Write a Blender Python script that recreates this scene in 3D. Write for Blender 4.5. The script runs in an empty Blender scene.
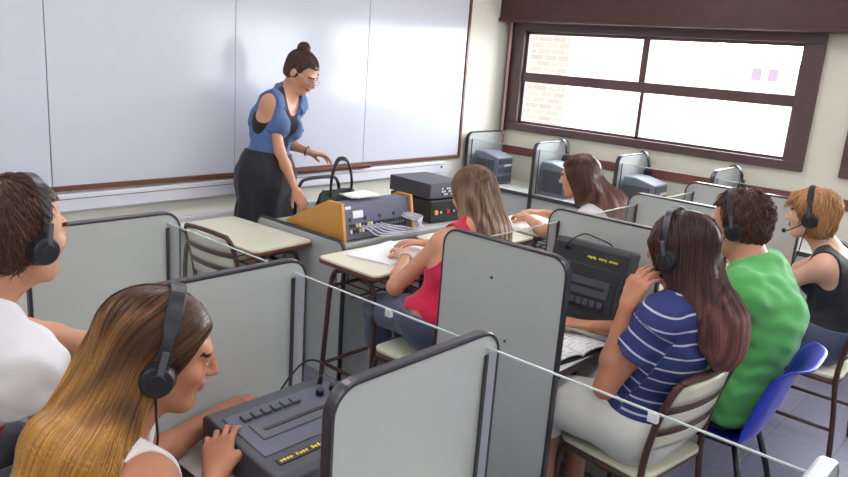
import bpy, bmesh, math, random
import numpy as np
from mathutils import Vector, Matrix, Euler
random.seed(7)
PI = math.pi
scn = bpy.context.scene
COL = scn.collection

# ------------------------------------------------------------------ materials
def lin(c):
    c = c / 255.0
    return c / 12.92 if c <= 0.04045 else ((c + 0.055) / 1.055) ** 2.4
def rgb(r, g, b): return (lin(r), lin(g), lin(b), 1.0)

MATS = {}
def pm(name, col, rough=0.5, metal=0.0, var=0.06, scale=12.0, bump=0.0, bscale=60.0, spec=0.5, coat=0.0, sheen=0.0, sss=0.0):
    """principled material with a little procedural colour variation and bump"""
    m = bpy.data.materials.new(name); m.use_nodes = True
    nt = m.node_tree; b = nt.nodes['Principled BSDF']
    b.inputs['Roughness'].default_value = rough
    b.inputs['Metallic'].default_value = metal
    b.inputs['Specular IOR Level'].default_value = spec
    b.inputs['Coat Weight'].default_value = coat
    b.inputs['Sheen Weight'].default_value = sheen
    if sss:
        b.inputs['Subsurface Weight'].default_value = sss
        b.inputs['Subsurface Radius'].default_value = (0.02, 0.008, 0.004)
        b.inputs['Subsurface Scale'].default_value = 0.3
    tc = nt.nodes.new('ShaderNodeTexCoord')
    nz = nt.nodes.new('ShaderNodeTexNoise'); nz.inputs['Scale'].default_value = scale; nz.inputs['Detail'].default_value = 5
    nt.links.new(tc.outputs['Object'], nz.inputs['Vector'])
    mx = nt.nodes.new('ShaderNodeMix'); mx.data_type = 'RGBA'
    mx.inputs[6].default_value = [min(1, c * (1 - var)) for c in col[:3]] + [1]
    mx.inputs[7].default_value = [min(1, c * (1 + var)) for c in col[:3]] + [1]
    nt.links.new(nz.outputs['Fac'], mx.inputs[0]); nt.links.new(mx.outputs[2], b.inputs['Base Color'])
    if bump:
        n2 = nt.nodes.new('ShaderNodeTexNoise'); n2.inputs['Scale'].default_value = bscale; n2.inputs['Detail'].default_value = 4
        nt.links.new(tc.outputs['Object'], n2.inputs['Vector'])
        bp = nt.nodes.new('ShaderNodeBump'); bp.inputs['Strength'].default_value = bump; bp.inputs['Distance'].default_value = 0.01
        nt.links.new(n2.outputs['Fac'], bp.inputs['Height']); nt.links.new(bp.outputs['Normal'], b.inputs['Normal'])
    MATS[name] = m
    return m

M_wall = pm('cream_paint', rgb(226, 222, 204), 0.75, var=0.03, scale=3, bump=0.05)
M_wallw = pm('pale_paint', rgb(228, 226, 214), 0.8, var=0.03, scale=3, bump=0.05)
M_ceil = pm('ceiling_white', rgb(235, 235, 230), 0.9, var=0.02)
M_wood = pm('dark_red_wood', rgb(74, 42, 40), 0.42, var=0.25, scale=9)
M_frame = pm('brown_window_frame', rgb(88, 64, 66), 0.4, var=0.2, scale=6)
M_rail = pm('red_brown_rail', rgb(128, 74, 66), 0.5, var=0.15, scale=8)
M_board = pm('whiteboard_laminate', rgb(208, 211, 223), 0.16, var=0.012, scale=2, spec=0.5)
M_trunk = pm('white_pvc', rgb(222, 222, 232), 0.45, var=0.02)
M_lam = pm('grey_green_laminate', rgb(184, 188, 186), 0.42, var=0.025, scale=5, bump=0.02, bscale=200)
M_rubber = pm('black_edge_rubber', rgb(54, 50, 58), 0.3, var=0.1)
M_alu = pm('aluminium', rgb(196, 198, 202), 0.35, 0.6, var=0.05)
M_slot = pm('dark_slot', rgb(62, 56, 58), 0.5)
M_desk = pm('cream_desk_laminate', rgb(232, 230, 208), 0.3, var=0.02, scale=5)
M_white = pm('white_worktop', rgb(222, 222, 218), 0.35, var=0.02)
M_brown = pm('brown_enamel_steel', rgb(78, 52, 44), 0.35, var=0.15)
M_edge = pm('brown_wood_edge', rgb(104, 62, 46), 0.4, var=0.2, scale=20)
M_ply = pm('orange_plywood', rgb(204, 146, 68), 0.45, var=0.16, scale=14)
M_black = pm('black_plastic', rgb(30, 30, 34), 0.4, var=0.1)
M_blk2 = pm('charcoal_case_plastic', rgb(66, 66, 76), 0.5, var=0.08, bump=0.04, bscale=300)
M_blk3 = pm('dark_case_plastic', rgb(38, 38, 44), 0.55, var=0.1, bump=0.04, bscale=300)
M_grey = pm('grey_metal_panel', rgb(92, 92, 112), 0.45, 0.2, var=0.08)
M_wrec = pm('grey_blue_case_plastic', rgb(122, 126, 144), 0.5, var=0.1)
M_key = pm('dark_key_plastic', rgb(84, 84, 94), 0.4)
M_yel = pm('yellow_print', rgb(226, 206, 40), 0.5)
M_pale = pm('pale_print', rgb(226, 226, 226), 0.5)
M_paper = pm('white_paper', rgb(240, 240, 240), 0.8, var=0.02)
M_cable = pm('grey_cable', rgb(188, 190, 204), 0.45)
M_bcable = pm('black_cable', rgb(22, 22, 26), 0.45)
M_leather = pm('black_leather', rgb(24, 23, 27), 0.35, var=0.2, bump=0.1, bscale=90)
M_blue = pm('blue_polypropylene', rgb(36, 58, 196), 0.34, var=0.05)
M_chrome = pm('chrome', rgb(200, 200, 205), 0.2, 1.0)
M_lamp_o = pm('orange_knob', rgb(226, 150, 90), 0.3)
M_red = pm('red_knob', rgb(190, 60, 60), 0.3)

def tiles_floor():
    m = bpy.data.materials.new('grey_floor_tiles'); m.use_nodes = True; nt = m.node_tree; b = nt.nodes['Principled BSDF']
    tc = nt.nodes.new('ShaderNodeTexCoord')
    br = nt.nodes.new('ShaderNodeTexBrick'); br.offset = 0; br.inputs['Scale'].default_value = 1
    br.inputs['Brick Width'].default_value = 0.3; br.inputs['Row Height'].default_value = 0.3; br.inputs['Mortar Size'].default_value = 0.003
    br.inputs['Color1'].default_value = rgb(118, 117, 140); br.inputs['Color2'].default_value = rgb(125, 124, 147); br.inputs['Mortar'].default_value = rgb(98, 98, 114)
    nz = nt.nodes.new('ShaderNodeTexNoise'); nz.inputs['Scale'].default_value = 40; nz.inputs['Detail'].default_value = 8
    mx = nt.nodes.new('ShaderNodeMix'); mx.data_type = 'RGBA'; mx.blend_type = 'OVERLAY'; mx.inputs[0].default_value = 0.35
    nt.links.new(tc.outputs['Object'], br.inputs['Vector']); nt.links.new(tc.outputs['Object'], nz.inputs['Vector'])
    nt.links.new(br.outputs['Color'], mx.inputs[6]); nt.links.new(nz.outputs['Color'], mx.inputs[7]); nt.links.new(mx.outputs[2], b.inputs['Base Color'])
    b.inputs['Roughness'].default_value = 0.3
    return m
M_floor = tiles_floor()

def brick_mat():
    m = bpy.data.materials.new('pale_pink_brick'); m.use_nodes = True; nt = m.node_tree; b = nt.nodes['Principled BSDF']
    tc = nt.nodes.new('ShaderNodeTexCoord'); mp = nt.nodes.new('ShaderNodeMapping'); mp.inputs['Rotation'].default_value = (PI/2, 0, PI/2)
    sx = nt.nodes.new('ShaderNodeSeparateXYZ'); cx = nt.nodes.new('ShaderNodeCombineXYZ')
    nt.links.new(tc.outputs['Object'], sx.inputs[0]); nt.links.new(sx.outputs['Y'], cx.inputs['X']); nt.links.new(sx.outputs['Z'], cx.inputs['Y'])
    br = nt.nodes.new('ShaderNodeTexBrick'); br.inputs['Scale'].default_value = 1
    br.inputs['Brick Width'].default_value = 0.36; br.inputs['Row Height'].default_value = 0.13; br.inputs['Mortar Size'].default_value = 0.016
    br.inputs['Color1'].default_value = rgb(204, 158, 146); br.inputs['Color2'].default_value = rgb(212, 172, 158); br.inputs['Mortar'].default_value = rgb(214, 204, 198)  # even pale pink brick tones with lighter mortar
    nt.links.new(cx.outputs[0], br.inputs['Vector']); nt.links.new(br.outputs['Color'], b.inputs['Base Color']); b.inputs['Roughness'].default_value = 0.9
    return m

def glass_mat(name, tint, gl=0.6):
    m = bpy.data.materials.new(name); m.use_nodes = True; nt = m.node_tree
    for n in list(nt.nodes): nt.nodes.remove(n)
    out = nt.nodes.new('ShaderNodeOutputMaterial'); mix = nt.nodes.new('ShaderNodeMixShader')
    tr = nt.nodes.new('ShaderNodeBsdfTransparent'); tr.inputs[0].default_value = tint
    gs = nt.nodes.new('ShaderNodeBsdfGlossy'); gs.inputs['Roughness'].default_value = 0.03
    fr = nt.nodes.new('ShaderNodeLayerWeight'); fr.inputs['Blend'].default_value = 0.12
    mm = nt.nodes.new('ShaderNodeMath'); mm.operation = 'MULTIPLY'; mm.inputs[1].default_value = gl
    nt.links.new(fr.outputs['Fresnel'], mm.inputs[0]); nt.links.new(mm.outputs[0], mix.inputs[0])
    nt.links.new(tr.outputs[0], mix.inputs[1]); nt.links.new(gs.outputs[0], mix.inputs[2]); nt.links.new(mix.outputs[0], out.inputs[0])
    return m
M_glass = glass_mat('booth_glass', (0.95, 0.965, 0.96, 1), 0.5)
M_wglass = glass_mat('window_glass', (0.97, 0.98, 0.98, 1), 0.5)
M_gedge = pm('glass_cut_edge', rgb(196, 206, 206), 0.25, var=0.03)

# ------------------------------------------------------------------ mesh helpers
class MB:
    def __init__(s): s.bm = bmesh.new()
    def box(s, c, size, rot=None, mi=0):
        m = Matrix.Translation(Vector(c)) @ ((rot.to_4x4() if rot is not None else Matrix()) @ Matrix.Diagonal((*size, 1)))
        r = bmesh.ops.create_cube(s.bm, size=1, matrix=m)
        if mi:
            for f in {f for v in r['verts'] for f in v.link_faces}: f.material_index = mi
        return s
    def bb(s, x0, x1, y0, y1, z0, z1, mi=0): return s.box(((x0+x1)/2, (y0+y1)/2, (z0+z1)/2), (abs(x1-x0), abs(y1-y0), abs(z1-z0)), None, mi)
    def cyl(s, a, b, r, r2=None, n=16, mi=0):
        a, b = Vector(a), Vector(b); d = b - a
        q = d.to_track_quat('Z', 'Y').to_matrix().to_4x4()
        r_ = bmesh.ops.create_cone(s.bm, cap_ends=True, segments=n, radius1=r, radius2=r if r2 is None else r2, depth=d.length, matrix=Matrix.Translation((a+b)/2) @ q)
        if mi:
            for f in {f for v in r_['verts'] for f in v.link_faces}: f.material_index = mi
        return s
    def ell(s, c, size, rot=None, n=16):
        m = Matrix.Translation(Vector(c)) @ ((rot.to_4x4() if rot is not None else Matrix()) @ Matrix.Diagonal((*size, 1)))
        bmesh.ops.create_uvsphere(s.bm, u_segments=n, v_segments=n//2+2, radius=1, matrix=m); return s
    def tube(s, pts, r, n=10, closed=False, flat=1.0, up=None):
        """round tube along points; r a number or a list"""
        P = [Vector(p) for p in pts]; N = len(P)
        T = []
        for i in range(N):
            if closed: t = P[(i+1) % N] - P[i-1]
            else: t = P[min(i+1, N-1)] - P[max(i-1, 0)]
            T.append(t.normalized())
        u = Vector(up) if up else (Vector((0, 0, 1)) if abs(T[0].z) < 0.9 else Vector((1, 0, 0)))
        rings = []
        for i in range(N):
            u = (u - T[i] * u.dot(T[i]))
            u = u.normalized() if u.length > 1e-6 else T[i].orthogonal().normalized()
            w = T[i].cross(u); rr = r[i] if isinstance(r, (list, tuple)) else r
            rings.append([s.bm.verts.new(P[i] + u * (math.cos(2*PI*k/n) * rr) + w * (math.sin(2*PI*k/n) * rr * flat)) for k in range(n)])
        for i in range(N if closed else N - 1):
            A, B = rings[i], rings[(i+1) % N]
            for k in range(n): s.bm.faces.new((A[k], A[(k+1) % n], B[(k+1) % n], B[k]))
        if not closed:
            s.bm.faces.new(rings[0][::-1]); s.bm.faces.new(rings[-1])
        return s
    def prism(s, poly, axis, a0, a1, mi=0):
        """extrude polygon (2D) along axis index; poly in the two remaining axes order"""
        def mk(p, a):
            if axis == 0: return (a, p[0], p[1])
            if axis == 1: return (p[0], a, p[1])
            return (p[0], p[1], a)
        A = [s.bm.verts.new(mk(p, a0)) for p in poly]; B = [s.bm.verts.new(mk(p, a1)) for p in poly]
        fs = [s.bm.faces.new(A), s.bm.faces.new(B[::-1])]
        n = len(poly)
        for i in range(n): fs.append(s.bm.faces.new((A[i], B[i], B[(i+1) % n], A[(i+1) % n])))
        for f in fs: f.material_index = mi
        return s
    def grid(s, fn, nu, nv):
        V = [[s.bm.verts.new(fn(i/nu, j/nv)) for j in range(nv+1)] for i in range(nu+1)]
        for i in range(nu):
            for j in range(nv): s.bm.faces.new((V[i][j], V[i+1][j], V[i+1][j+1], V[i][j+1]))
        return s
    def build(s, name, mat, parent=None, smooth=False, bevel=0.0, seg=2, solid=0.0, loc=None, rot=None, subsurf=0):
        bmesh.ops.recalc_face_normals(s.bm, faces=s.bm.faces[:])
        me = bpy.data.meshes.new(name); s.bm.to_mesh(me); s.bm.free()
        for m in (mat if isinstance(mat, (list, tuple)) else [mat]): me.materials.append(m)
        if smooth: me.polygons.foreach_set('use_smooth', [True] * len(me.polygons))
        o = bpy.data.objects.new(name, me); COL.objects.link(o)
        if parent is not None: o.parent = parent
        if loc is not None: o.location = loc
        if rot is not None: o.rotation_euler = rot
        if solid:
            md = o.modifiers.new('solid', 'SOLIDIFY'); md.thickness = solid; md.offset = 0
        if bevel:
            md = o.modifiers.new('bevel', 'BEVEL'); md.width = bevel; md.segments = seg; md.limit_method = 'ANGLE'; md.angle_limit = math.radians(40)
        if subsurf:
            md = o.modifiers.new('sub', 'SUBSURF'); md.levels = subsurf; md.render_levels = subsurf
        return o

def thing(name, label, cat, loc=(0, 0, 0), rz=0.0, group=None):
    o = bpy.data.objects.new(name, None); COL.objects.link(o); o.empty_display_size = 0.1
    o.location = loc; o.rotation_euler = (0, 0, rz)
    o['label'] = label; o['category'] = cat
    if group: o['group'] = group
    return o
def tag(o, label, cat, group=None, kind=None):
    o['label'] = label; o['category'] = cat
    if group: o['group'] = group
    if kind: o['kind'] = kind
    return o
def struct(o, label=None):
    o['kind'] = 'structure'
    if label: o['label'] = label
    return o
def kids(o): return [c for c in bpy.data.objects if c.parent is o]
def dup(root, loc, rz=0.0, label=None):
    """copy of a thing with its parts and their sub-parts"""
    r = root.copy(); COL.objects.link(r); r.location = loc; r.rotation_euler = (0, 0, rz)
    if label: r['label'] = label
    for ch in kids(root):
        c = ch.copy(); COL.objects.link(c); c.parent = r
        for g in kids(ch):
            d = g.copy(); COL.objects.link(d); d.parent = c
    return r
def arc(c, r, a0, a1, n=8): return [(c[0] + r*math.cos(a0 + (a1-a0)*i/n), c[1] + r*math.sin(a0 + (a1-a0)*i/n)) for i in range(n+1)]
def smooth_path(pts, n=8):
    """catmull-rom through points"""
    P = [Vector(p) for p in pts]; P = [P[0]*2 - P[1]] + P + [P[-1]*2 - P[-2]]; out = []
    for i in range(1, len(P)-2):
        for k in range(n):
            t = k / n; a, b, c, d = P[i-1], P[i], P[i+1], P[i+2]
            out.append(0.5*((2*b) + (c-a)*t + (2*a-5*b+4*c-d)*t*t + (3*b-a-3*c+d)*t*t*t))
    out.append(P[-2]); return out

# ------------------------------------------------------------------ camera
CAMZ = 1.79
def make_camera():
    f, pitch, roll, yaw = 736.35, math.radians(14.094), math.radians(4.203), math.radians(41.187)
    fw = Vector((math.cos(pitch)*math.cos(yaw), math.cos(pitch)*math.sin(yaw), -math.sin(pitch)))
    r = Vector((math.sin(yaw), -math.cos(yaw), 0)); u = r.cross(fw)
    c, s = math.cos(roll), math.sin(roll)
    r2 = r*c + u*s; u2 = -r*s + u*c
    cam = bpy.data.cameras.new('camera'); o = bpy.data.objects.new('camera', cam); COL.objects.link(o)
    cam.sensor_width = 36; cam.lens = f / 848 * 36; cam.clip_start = 0.05; cam.clip_end = 200
    m = Matrix((( r2.x, u2.x, -fw.x, 0), (r2.y, u2.y, -fw.y, 0), (r2.z, u2.z, -fw.z, CAMZ), (0, 0, 0, 1)))
    o.matrix_world = m; scn.camera = o
make_camera()
# ------------------------------------------------------------------ room shell
XW, YB, XL, YK, HC = 5.535, 4.018, -2.2, -3.6, 2.95     # window wall, board wall, left wall, back wall, ceiling
def setting():
    b = MB(); b.bb(XL-.2, XW+.2, YK-.2, YB+.2, -0.2, 0); struct(b.build('floor', M_floor))
    b = MB(); b.bb(XL-.2, XW+.2, YK-.2, YB+.2, HC, HC+.2); struct(b.build('ceiling', M_ceil))
    b = MB(); b.bb(XL-.2, XW+.2, YB, YB+.2, 0, HC); struct(b.build('wall_front', M_wallw))
    b = MB(); b.bb(XL-.2, XW+.2, YK-.2, YK, 0, HC); struct(b.build('wall_back', M_wallw))
    b = MB(); b.bb(XL-.2, XL, YK, YB, 0, HC); struct(b.build('wall_left', M_wallw))
    # window wall with two openings
    z0, z1 = 1.19, 2.10
    w1, w2 = (1.42, 3.95), (-1.30, 1.19)
    b = MB(); X0, X1 = XW, XW+.2
    b.bb(X0, X1, YK, YB, 0, z0); b.bb(X0, X1, YK, YB, z1, HC)
    b.bb(X0, X1, w1[1], YB, z0, z1); b.bb(X0, X1, w2[1], w1[0], z0, z1); b.bb(X0, X1, YK, w2[0], z0, z1)
    struct(b.build('wall_right', M_wall))
    # wooden roller-blind box above the windows
    b = MB(); b.bb(XW-.16, XW-.001, YK+.01, YB-.002, 2.125, 2.60); b.bb(XW-.18, XW-.001, YK+.01, YB-.002, 2.105, 2.135)
    struct(b.build('trim_1', M_wood, bevel=.004), 'dark wooden blind box running above the windows')
    b = MB(); b.bb(XW-.018, XW-.0005, YK+.01, YB-.04, .965, 1.04); struct(b.build('trim_2', M_rail, bevel=.004), 'red-brown chair rail along the window wall')
    # baseboards
    b = MB(); b.bb(XW-.015, XW-.0005, YK+.01, YB-.02, 0, .08); struct(b.build('baseboard_right', M_rail))
    b = MB(); b.bb(XL+.01, XW-.02, YB-.015, YB-.0005, 0, .08); struct(b.build('baseboard_front', M_rail))
    for n, (ya, yb) in enumerate((w1, w2), 1):
        w = bpy.data.objects.new('window_%d' % n, None); COL.objects.link(w); w.location = (XW, (ya+yb)/2, z0); struct(w)
        L = yb - ya; h = z1 - z0; hl = L/2
        b = MB()
        fx0, fx1 = -.03, .10
        b.bb(fx0, fx1, -hl, hl, -.01, .055); b.bb(fx0, fx1, -hl, hl, h-.06, h+.01)
        b.bb(fx0+.0015, fx1, -hl, -hl+.13, .055, h-.06); b.bb(fx0+.0015, fx1, hl-.12, hl, .055, h-.06)
        b.build('window_frame', M_frame, w, bevel=.004)
        b = MB()                                        # sashes: upper pair and lower pair
        ym = (2.70 - (ya+yb)/2) if n == 1 else 0.0
        zt = .455
        b.bb(.0, .05, -hl+.09, hl-.12, zt-.035, zt+.045)
        b.bb(.005, .045, ym-.025, ym+.03, zt, h-.06); b.bb(.01, .05, ym-.03, ym+.0, .05, zt)
        for (y_a, y_b, z_a, z_b) in ((-hl+.13, -hl+.150, .055, h-.06), (hl-.145, hl-.12, .055, h-.06)): b.bb(.01, .045, y_a, y_b, z_a, z_b)
        b.bb(.01, .045, -hl+.09, hl-.12, .055, .075); b.bb(.01, .045, -hl+.09, hl-.12, h-.085, h-.06)
        b.build('sash', M_frame, w, bevel=.003)
        for (y_a, y_b, z_a, z_b) in ((-hl+.150, ym-.025, zt+.045, h-.085), (ym+.03, hl-.145, zt+.045, h-.085), (-hl+.135, ym-.03, .075, zt-.035), (ym, hl-.145, .075, zt-.035)):
            b = MB(); b.bb(.024, .029, y_a, y_b, z_a, z_b); b.build('pane', M_wglass, w)
    b = MB(); b.bb(XW-.035, XW-.0005, 3.952, 3.995, 1.165, 2.104); struct(b.build('trim_3', M_wood, bevel=.003), 'dark wooden jamb between window and room corner')
    # outer sill / exterior
    b = MB(); b.bb(XW+.2, 60, -40, 60, -3.3, -3.2); g = b.build('ground', pm('pale_concrete_ground', rgb(190, 186, 178), .9, var=.1, scale=.5)); struct(g)
    b = MB(); b.bb(14.0, 22, 8.55, 26, -3.2, 9); bl = b.build('building', brick_mat())
    t = thing('brick_building', 'pale pink brick building seen through the left window panes', 'building', (14, 12, -3.2))
    bl.parent = t; bl.matrix_parent_inverse = Matrix.Translation((-14, -12, 3.2)); bl.name = 'brick_wall'
    # far pale houses, bleached by the light
    t = thing('house', 'pale distant house with two windows seen through the upper right pane', 'house', (38, 12.2, -3.2))
    mh = pm('pale_plaster', rgb(240, 238, 240), .9, var=.03); mg = pm('violet_grey_shutter', rgb(124, 116, 138), .8)
    b = MB(); b.bb(0, 8, -1.6, 2.6, 0, 5.62); b.build('wall', mh, t)
    b = MB(); b.prism([(-1.8, 5.62), (2.8, 5.62), (.5, 5.95)], 0, -.2, 8.2); b.build('roof', mh, t)
    for y in (-.35, .42): b = MB(); b.bb(-.06, .02, y-.22, y+.22, 4.85, 5.42); b.build('window', mg, t)

setting()

# ------------------------------------------------------------------ things on the walls
def wall_things():
    x0, x1, zb, zt = -.68, 4.93, .965, 2.44
    t = thing('whiteboard', 'long white board covering the wall behind the standing teacher', 'whiteboard', (x0, YB, zb))
    L, h = x1 - x0, zt - zb
    n = 5; w = L / n
    for i in range(n):
        b = MB(); b.bb(i*w+.0025, (i+1)*w-.0025, -.018, -.002, 0, h); b.build('panel', M_board, t, bevel=.0015)
    b = MB(); b.bb(-.02, L+.02, -.004, -.0005, -.02, h+.02); b.build('backing', M_slot, t)
    b = MB(); b.bb(-.02, L+.02, -.03, -.001, -.028, 0); b.build('bottom_trim', M_edge, t, bevel=.003)
    b = MB(); b.bb(L, L+.025, -.028, -.001, -.02, h+.02); b.build('end_trim', M_edge, t, bevel=.003)
    b = MB(); b.bb(2.675-x0, 3.83-x0, -.085, -.028, -.034, -.018); b.bb(2.675-x0, 3.83-x0, -.085, -.078, -.03, -.004); b.build('pen_tray', M_edge, t, bevel=.004)
    t = thing('cable_trunking', 'white plastic cable trunking running under the whiteboard', 'trunking', (XL+.02, YB, .83))
    b = MB(); b.bb(0, 4.715-XL, -.055, -.001, 0, .095); b.build('duct', M_trunk, t, bevel=.006)
    b = MB(); b.bb(0, 4.715-XL, -.057, -.054, .068, .071); b.build('lid_seam', M_slot, t)
    b = MB(); b.cyl((4.66-XL, -.056, .05), (4.66-XL, -.064, .05), .009); b.build('screw', M_slot, t)
    # lower ducting, part hidden by the partitions
    t = thing('pipe_casing', 'pale boxed-in ledge low on the wall below the trunking', 'ledge', (XL+.02, YB, .62))
    b = MB(); b.bb(0, 3.2-XL, -.05, -.001, 0, .10); b.build('casing', M_trunk, t, bevel=.008)
    # blind strap
    t = thing('blind_strap', 'narrow pale strap hanging from blind box beside the window', 'strap', (XW-.055, 3.955, .72))
    b = MB(); b.bb(-.004, .0, -.014, .014, 0.05, 1.40); b.build('strap', pm('faded_pink_webbing', rgb(190, 156, 150), .8, var=.1), t)
    b = MB(); b.bb(-.012, .049, -.03, .03, 0, .10); b.build('winder', M_trunk, t, bevel=.008)
wall_things()

# ------------------------------------------------------------------ study booths
PT, PH = .026, 1.16
def partition(label, loc, rz, length, slot_side, slot_end, group, alu=False):
    """upright panel; local x along its length, y its thickness. slot_side +1/-1: face the glass channel shows on; slot_end: 0 none"""
    t = thing('partition', label, 'partition', loc, rz, group)
    r = .065; L = length
    poly = [(0, .02)] + [(p[0], p[1]) for p in arc((r, PH-r), r, PI, PI/2)] + [(p[0], p[1]) for p in arc((L-r, PH-r), r, PI/2, 0)] + [(L, .02)]
    b = MB(); b.prism(poly, 1, -PT/2, PT/2); b.build('panel', M_lam, t, bevel=.001)
    # rubber edging: a closed band swept along the outline
    b = MB(); w = PT/2 + .002; e = .0035
    def ring(i):
        p = Vector(poly[i]); a = Vector(poly[max(i-1, 0)]); c = Vector(poly[min(i+1, len(poly)-1)])
        d = (c - a).normalized(); nrm = Vector((-d.y, d.x))
        q = p + nrm * e; s_ = p - nrm * .006
        return [b.bm.verts.new((s_.x, -w, s_.y)), b.bm.verts.new((q.x-nrm.x*.003, -w, q.y-nrm.y*.003)), b.bm.verts.new((q.x, -w+.005, q.y)), b.bm.verts.new((q.x, w-.005, q.y)), b.bm.verts.new((q.x-nrm.x*.003, w, q.y-nrm.y*.003)), b.bm.verts.new((s_.x, w, s_.y))]
    rings = [ring(i) for i in range(len(poly))]
    for A, B in zip(rings, rings[1:]):
        for k in range(5): b.bm.faces.new((A[k], A[k+1], B[k+1], B[k]))
        b.bm.faces.new((A[5], A[0], B[0], B[5]))
    b.bm.faces.new(rings[0]); b.bm.faces.new(rings[-1][::-1])
    b.build('edge_trim', M_alu if alu else M_rubber, t)
    for sx in (.05, L-.05):
        b = MB(); b.bb(sx-.025, sx+.025, -.03, .03, 0, .022); b.build('foot', M_slot, t, bevel=.003)
    if slot_end:
        xs = L - .052 if slot_end > 0 else .052
        d = 1 if slot_end > 0 else -1
        y = slot_side * (PT/2)
        b = MB(); b.bb(xs-.007, xs+.003, y-.001, y+slot_side*.008, .55, PH-.055); b.build('glass_channel', M_slot, t, bevel=.001)
        b = MB(); b.bb(xs+d*.006, xs+d*.036, y-.001, y+slot_side*.004, .30, PH-.05); b.build('channel_strip', M_alu, t, bevel=.001)
    return t

def glass_pane(label, loc, rz, length, z0, z1, group, clip=None):
    t = thing('glass_screen', label, 'glass screen', loc, rz, group)
    b = MB(); b.bb(0, length, -.002, .002, z0, z1); b.build('pane', M_glass, t)
    b = MB(); b.bb(0, length, -.0026, .0026, z1-.0005, z1+.003); b.build('polished_edge', M_gedge, t)
    if clip:
        b = MB(); b.bb(clip-.011, clip+.011, -.006, .006, z1-.020, z1+.002); b.build('clip', M_trunk, t, bevel=.002)
    return t

def booth_desk(label, loc, rz, w, d, group, mat=None, modesty=1):
    """worktop between two partitions; local x across, y towards the student (negative) - origin at floor, centre"""
    t = thing('booth_desk', label, 'desk', loc, rz, group)
    b = MB(); b.bb(-w/2, w/2, -d/2, d/2, .715, .74); b.build('worktop', mat or M_white, t, bevel=.004)
    b = MB(); b.bb(-w/2, w/2, -d/2-.006, -d/2, .712, .741); b.build('front_edge', M_slot, t, bevel=.002)
    if modesty:
        b = MB(); b.bb(-w/2, w/2, *((d/2-.03, d/2-.012) if modesty == 1 else (-d/2+.012, -d/2+.03)), .12, .714); b.build('modesty_panel', M_lam, t)
    for sx in (-1, 1):
        b = MB(); b.bb(sx*(w/2-.02)-.012, sx*(w/2-.02)+.012, -d/2+.04, d/2-.035, 0, .715); b.build('side_support', M_lam, t)
    return t

PY = [2.44, 1.703, .967, .215]
PX0, PX1 = .862, 1.397
LR = 'left row booth partitions'; 
names = ['grey booth partition nearest the whiteboard, beside the man in white tee', 'grey booth partition behind the long-haired woman with headphones, left of school desks',
         'large grey booth partition in the front, hiding right end of tape recorder', 'grey booth partition showing only one pale corner at lower right of the photo']
for i, y in enumerate(PY):
    partition(names[i], (PX0, y, 0), 0, PX1-PX0, -1, 1, LR, alu=(i == 3))
gl = ['low glass screen in front of the man in white tee', 'glass screen at the tape recorder desk, school desk legs seen through it', 'long glass screen crossing in front of the striped woman and her chair']
for i in range(3):
    y0, y1 = PY[i+1]+PT/2+.001, PY[i]-PT/2-.001
    glass_pane(gl[i], (1.345, y0, 0), PI/2, y1-y0, .745, 1.122, 'left row glass screens', clip=((None, .30, .30)[i]))
dl = ['white booth worktop in front of the man in white tee', 'white booth worktop under the big tape recorder in the foreground', 'white booth worktop on the near side of the front partition']
for i in range(3):
    booth_desk(dl[i], ((PX0+PX1)/2-.01, (PY[i]+PY[i+1])/2, 0), -PI/2, (PY[i]-PY[i+1])-PT-.012, .50, 'left row booth worktops')

RX = [2.11, 2.845, 3.61, 4.345]
RY0, RY1 = 1.19, 1.735
RN = ['tall grey booth partition with two screw heads behind the woman in red', 'grey booth partition behind the upright dark tape recorder', 'grey booth partition behind the head of the man in green', 'grey booth partition beside the face of the short-haired woman']
for i, x in enumerate(RX):
    ya = RY0 if i < 3 else RY0-.12
    p = partition(RN[i], (x, ya, 0), PI/2, RY1-ya, 1, 1 if i else 0, 'right block booth partitions')
    if i == 0:
        for yy, zz in ((.305, 1.02), (.22, .80)):
            b = MB(); b.cyl((yy, PT/2-.002, zz), (yy, PT/2+.003, zz), .005); b.build('screw', M_slot, p)
RG = ['glass screen beyond the upright tape recorder', 'glass screen between partitions beyond the man in green', 'glass screen before the face of the short-haired woman']
RD = ['white worktop with the open book at the striped woman', 'white worktop in front of the man in green', 'white worktop in front of the short-haired woman']
for i in range(3):
    x0, x1 = RX[i]+PT/2+.001, RX[i+1]-PT/2-.001
    glass_pane(RG[i], (x0, 1.683, 0), 0, x1-x0, .745, 1.10, 'right block glass screens')
    booth_desk(RD[i], ((x0+x1)/2, (RY0+RY1)/2, 0), 0, (x1-x0)-.01, .52, 'right block booth worktops')

WY = [3.965, 3.27, 2.54, 1.83]
WX0, WX1 = 5.0, 5.512
WN = ['grey booth partition in the room corner by the end of the whiteboard', 'grey booth partition with hung headset, second from whiteboard along the window wall', 'grey booth partition with a hung headset, behind the long reddish hair', 'grey booth partition with hung headset, nearest the right edge of the window']
for i, y in enumerate(WY): partition(WN[i], (WX0, y, 0), 0, WX1-WX0, -1, -1, 'window row booth partitions')
WG = ['glass screen in front of the small corner tape recorder', 'glass screen left of the woman writing with long reddish hair', 'glass screen to the right of the long reddish hair']
WD = ['white worktop of the corner booth under the window', 'white worktop of booth left of the long reddish hair', 'white worktop of the booth right of the long reddish hair']
for i in range(3):
    y0, y1 = WY[i+1]+PT/2+.001, WY[i]-PT/2-.001
    glass_pane(WG[i], (5.052, y0, 0), PI/2, y1-y0, .745, 1.10, 'window row glass screens')
    booth_desk(WD[i], (5.255, (y0+y1)/2, 0), -PI/2, (y1-y0)-.01, .50, 'window row booth worktops', modesty=2)
glass_pane('glass screen under the right end of the window, beyond the man in green', (5.052, 1.09, 0), PI/2, WY[3]-PT/2-.001-1.09, .745, 1.10, 'window row glass screens')
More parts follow.
